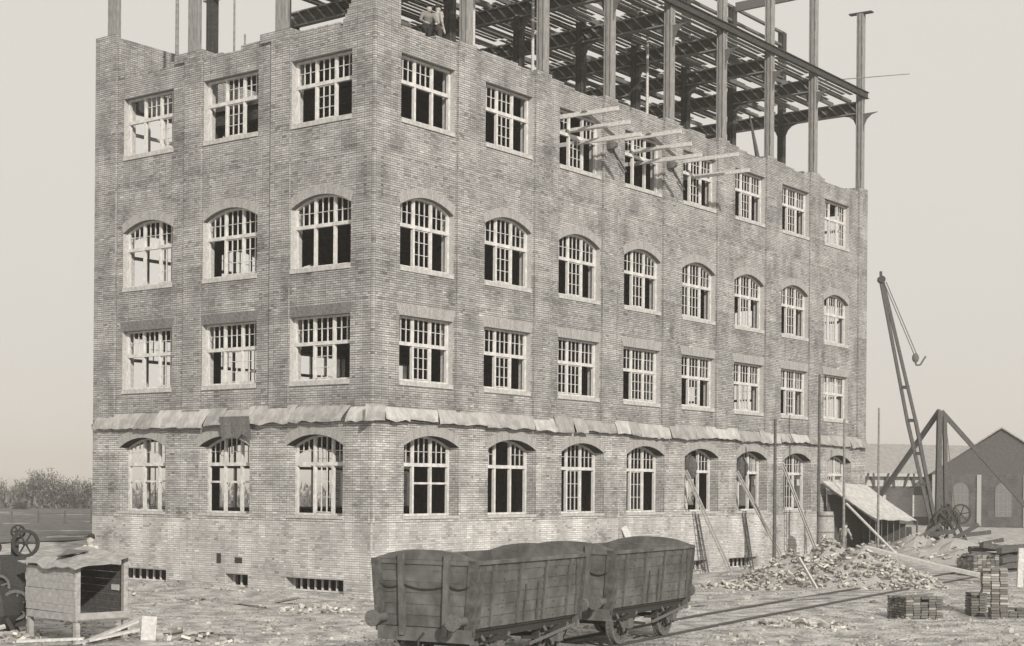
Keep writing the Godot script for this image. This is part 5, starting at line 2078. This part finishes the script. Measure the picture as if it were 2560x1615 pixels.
func person(label: String, at: Vector3, turn: float, pose: Dictionary, tones: Dictionary, hat: bool):
	var J = {"hip": Vector3(0, 0.92, 0), "waist": Vector3(0, 1.08, 0.01), "chest": Vector3(0, 1.32, 0), "neck": Vector3(0, 1.47, 0), "head": Vector3(0, 1.60, 0.02), "crown": Vector3(0, 1.68, 0.0), "nose": Vector3(0, 1.585, 0.115), "chin": Vector3(0, 1.53, 0.06)}
	for s in [-1, 1]:
		var e = "l" if s < 0 else "r"
		J[e + "sh"] = Vector3(s * 0.19, 1.41, 0)
		J[e + "el"] = Vector3(s * 0.25, 1.13, -0.02)
		J[e + "wr"] = Vector3(s * 0.24, 0.88, 0.08)
		J[e + "palm"] = Vector3(s * 0.24, 0.81, 0.10)
		J[e + "hp"] = Vector3(s * 0.095, 0.90, 0)
		J[e + "kn"] = Vector3(s * 0.11, 0.49, 0.02)
		J[e + "an"] = Vector3(s * 0.12, 0.09, -0.02)
		J[e + "toe"] = Vector3(s * 0.14, 0.05, 0.16)
		J[e + "ear"] = Vector3(s * 0.082, 1.595, 0.0)
	for k in pose:
		J[k] = pose[k]
	var skin = shade(0.42)
	var sh = shade(tones.shirt)
	var tr = shade(tones.trousers)
	var boot = shade(0.03)
	var bones = [["hip", "waist", 0.14, 0.13, tr], ["waist", "chest", 0.13, 0.155, sh], ["chest", "neck", 0.13, 0.06, sh], ["neck", "head", 0.055, 0.06, skin], ["head", "crown", 0.088, 0.082, skin], ["head", "chin", 0.07, 0.04, skin], ["nose", "nose", 0.018, 0.018, skin]]
	for e in ["l", "r"]:
		bones.append_array([["chest", e + "sh", 0.10, 0.075, sh], [e + "sh", e + "el", 0.062, 0.048, sh], [e + "el", e + "wr", 0.046, 0.034, sh], [e + "wr", e + "palm", 0.03, 0.038, skin], ["hip", e + "hp", 0.12, 0.105, tr], [e + "hp", e + "kn", 0.098, 0.066, tr], [e + "kn", e + "an", 0.064, 0.048, tr], [e + "an", e + "toe", 0.05, 0.038, boot], [e + "ear", e + "ear", 0.024, 0.024, skin]])
		var out = (J[e + "palm"] - J[e + "wr"]).normalized()
		var side = out.cross(Vector3(0, 0, 1) if absf(out.z) < 0.8 else Vector3.UP).normalized()
		for k in 5:
			var root = J[e + "palm"] + side * (k - 2) * 0.018 + out * (0.02 if k > 0 else -0.02)
			var len = [0.05, 0.075, 0.085, 0.08, 0.06][k]
			J[e + "fa%d" % k] = root
			J[e + "fb%d" % k] = root + (out + side * (-0.5 if k == 0 else 0.06 * (k - 2))).normalized() * len
			bones.append([e + "fa%d" % k, e + "fb%d" % k, 0.011, 0.008, skin])
	var p = thing("person", label, "person", at, turn)
	put("body", person_mesh(J, bones, 0.024), M.cloth, p)
	var hm = MB.new()
	var up = (J.crown - J.neck).normalized()
	hm.col = shade(0.035)
	if hat:
		hm.tube(J.crown - up * 0.01, J.crown + up * 0.012, 0.15, 0.14, 14)
		hm.tube(J.crown, J.crown + up * 0.10, 0.10, 0.075, 12)
		put("hat", hm, M.cloth, p)
	else:
		hm.blob(J.crown + up * 0.01 - Vector3(0, 0, 0.015), Vector3(0.098, 0.095, 0.1), 12, 8)
		hm.span(J.crown + Vector3(-0.07, 0.02, 0.05), J.crown + Vector3(0.07, 0.035, 0.15))
		put("flat_cap", hm, M.cloth, p)
	hm = MB.new()
	hm.col = shade(0.02)
	for s in [-1, 1]:
		hm.blob(J.head + Vector3(s * 0.032, 0.02, 0.078), Vector3(0.012, 0.008, 0.008), 6, 4)
	put("eyes", hm, M.cloth, p)
	return p

func build_people():
	person("man in dark cap behind the hut, only his head and shoulders showing", Vector3(-10.72, 0.42, -39.3), 2.6 + PI, {}, {"shirt": 0.5, "trousers": 0.06}, false)
	var lean = {"waist": Vector3(0, 1.07, 0.03), "chest": Vector3(0, 1.28, 0.12), "neck": Vector3(0, 1.41, 0.18), "head": Vector3(0, 1.52, 0.24), "crown": Vector3(0, 1.60, 0.25), "nose": Vector3(0, 1.49, 0.335), "chin": Vector3(0, 1.45, 0.28), "lsh": Vector3(-0.19, 1.36, 0.12), "rsh": Vector3(0.19, 1.36, 0.12), "lel": Vector3(-0.3, 1.12, 0.2), "rel": Vector3(0.3, 1.12, 0.2), "lwr": Vector3(-0.2, 0.98, 0.42), "rwr": Vector3(0.2, 0.98, 0.42), "lpalm": Vector3(-0.17, 0.95, 0.49), "rpalm": Vector3(0.17, 0.95, 0.49), "lear": Vector3(-0.082, 1.51, 0.22), "rear": Vector3(0.082, 1.51, 0.22)}
	var p = Vector3(15.46, 0, -72.0)
	person("workman in rolled sleeves stooping before the dark awning", Vector3(p.x, gh(p.x, p.z) + 0.25, p.z), 2.4, lean, {"shirt": 0.32, "trousers": 0.14}, true)
	var q = bp(3.95, 1.2, 15.0)
	person("bricklayer in a grey waistcoat stooping on the top floor behind the corner pier", q, TURN - 0.5, lean, {"shirt": 0.20, "trousers": 0.03}, false)
	q = bp(4.25, 0.95, 15.0)
	person("workman in pale jacket standing on the top floor left of the first front column", q, TURN + 1.4, {}, {"shirt": 0.34, "trousers": 0.05}, true)
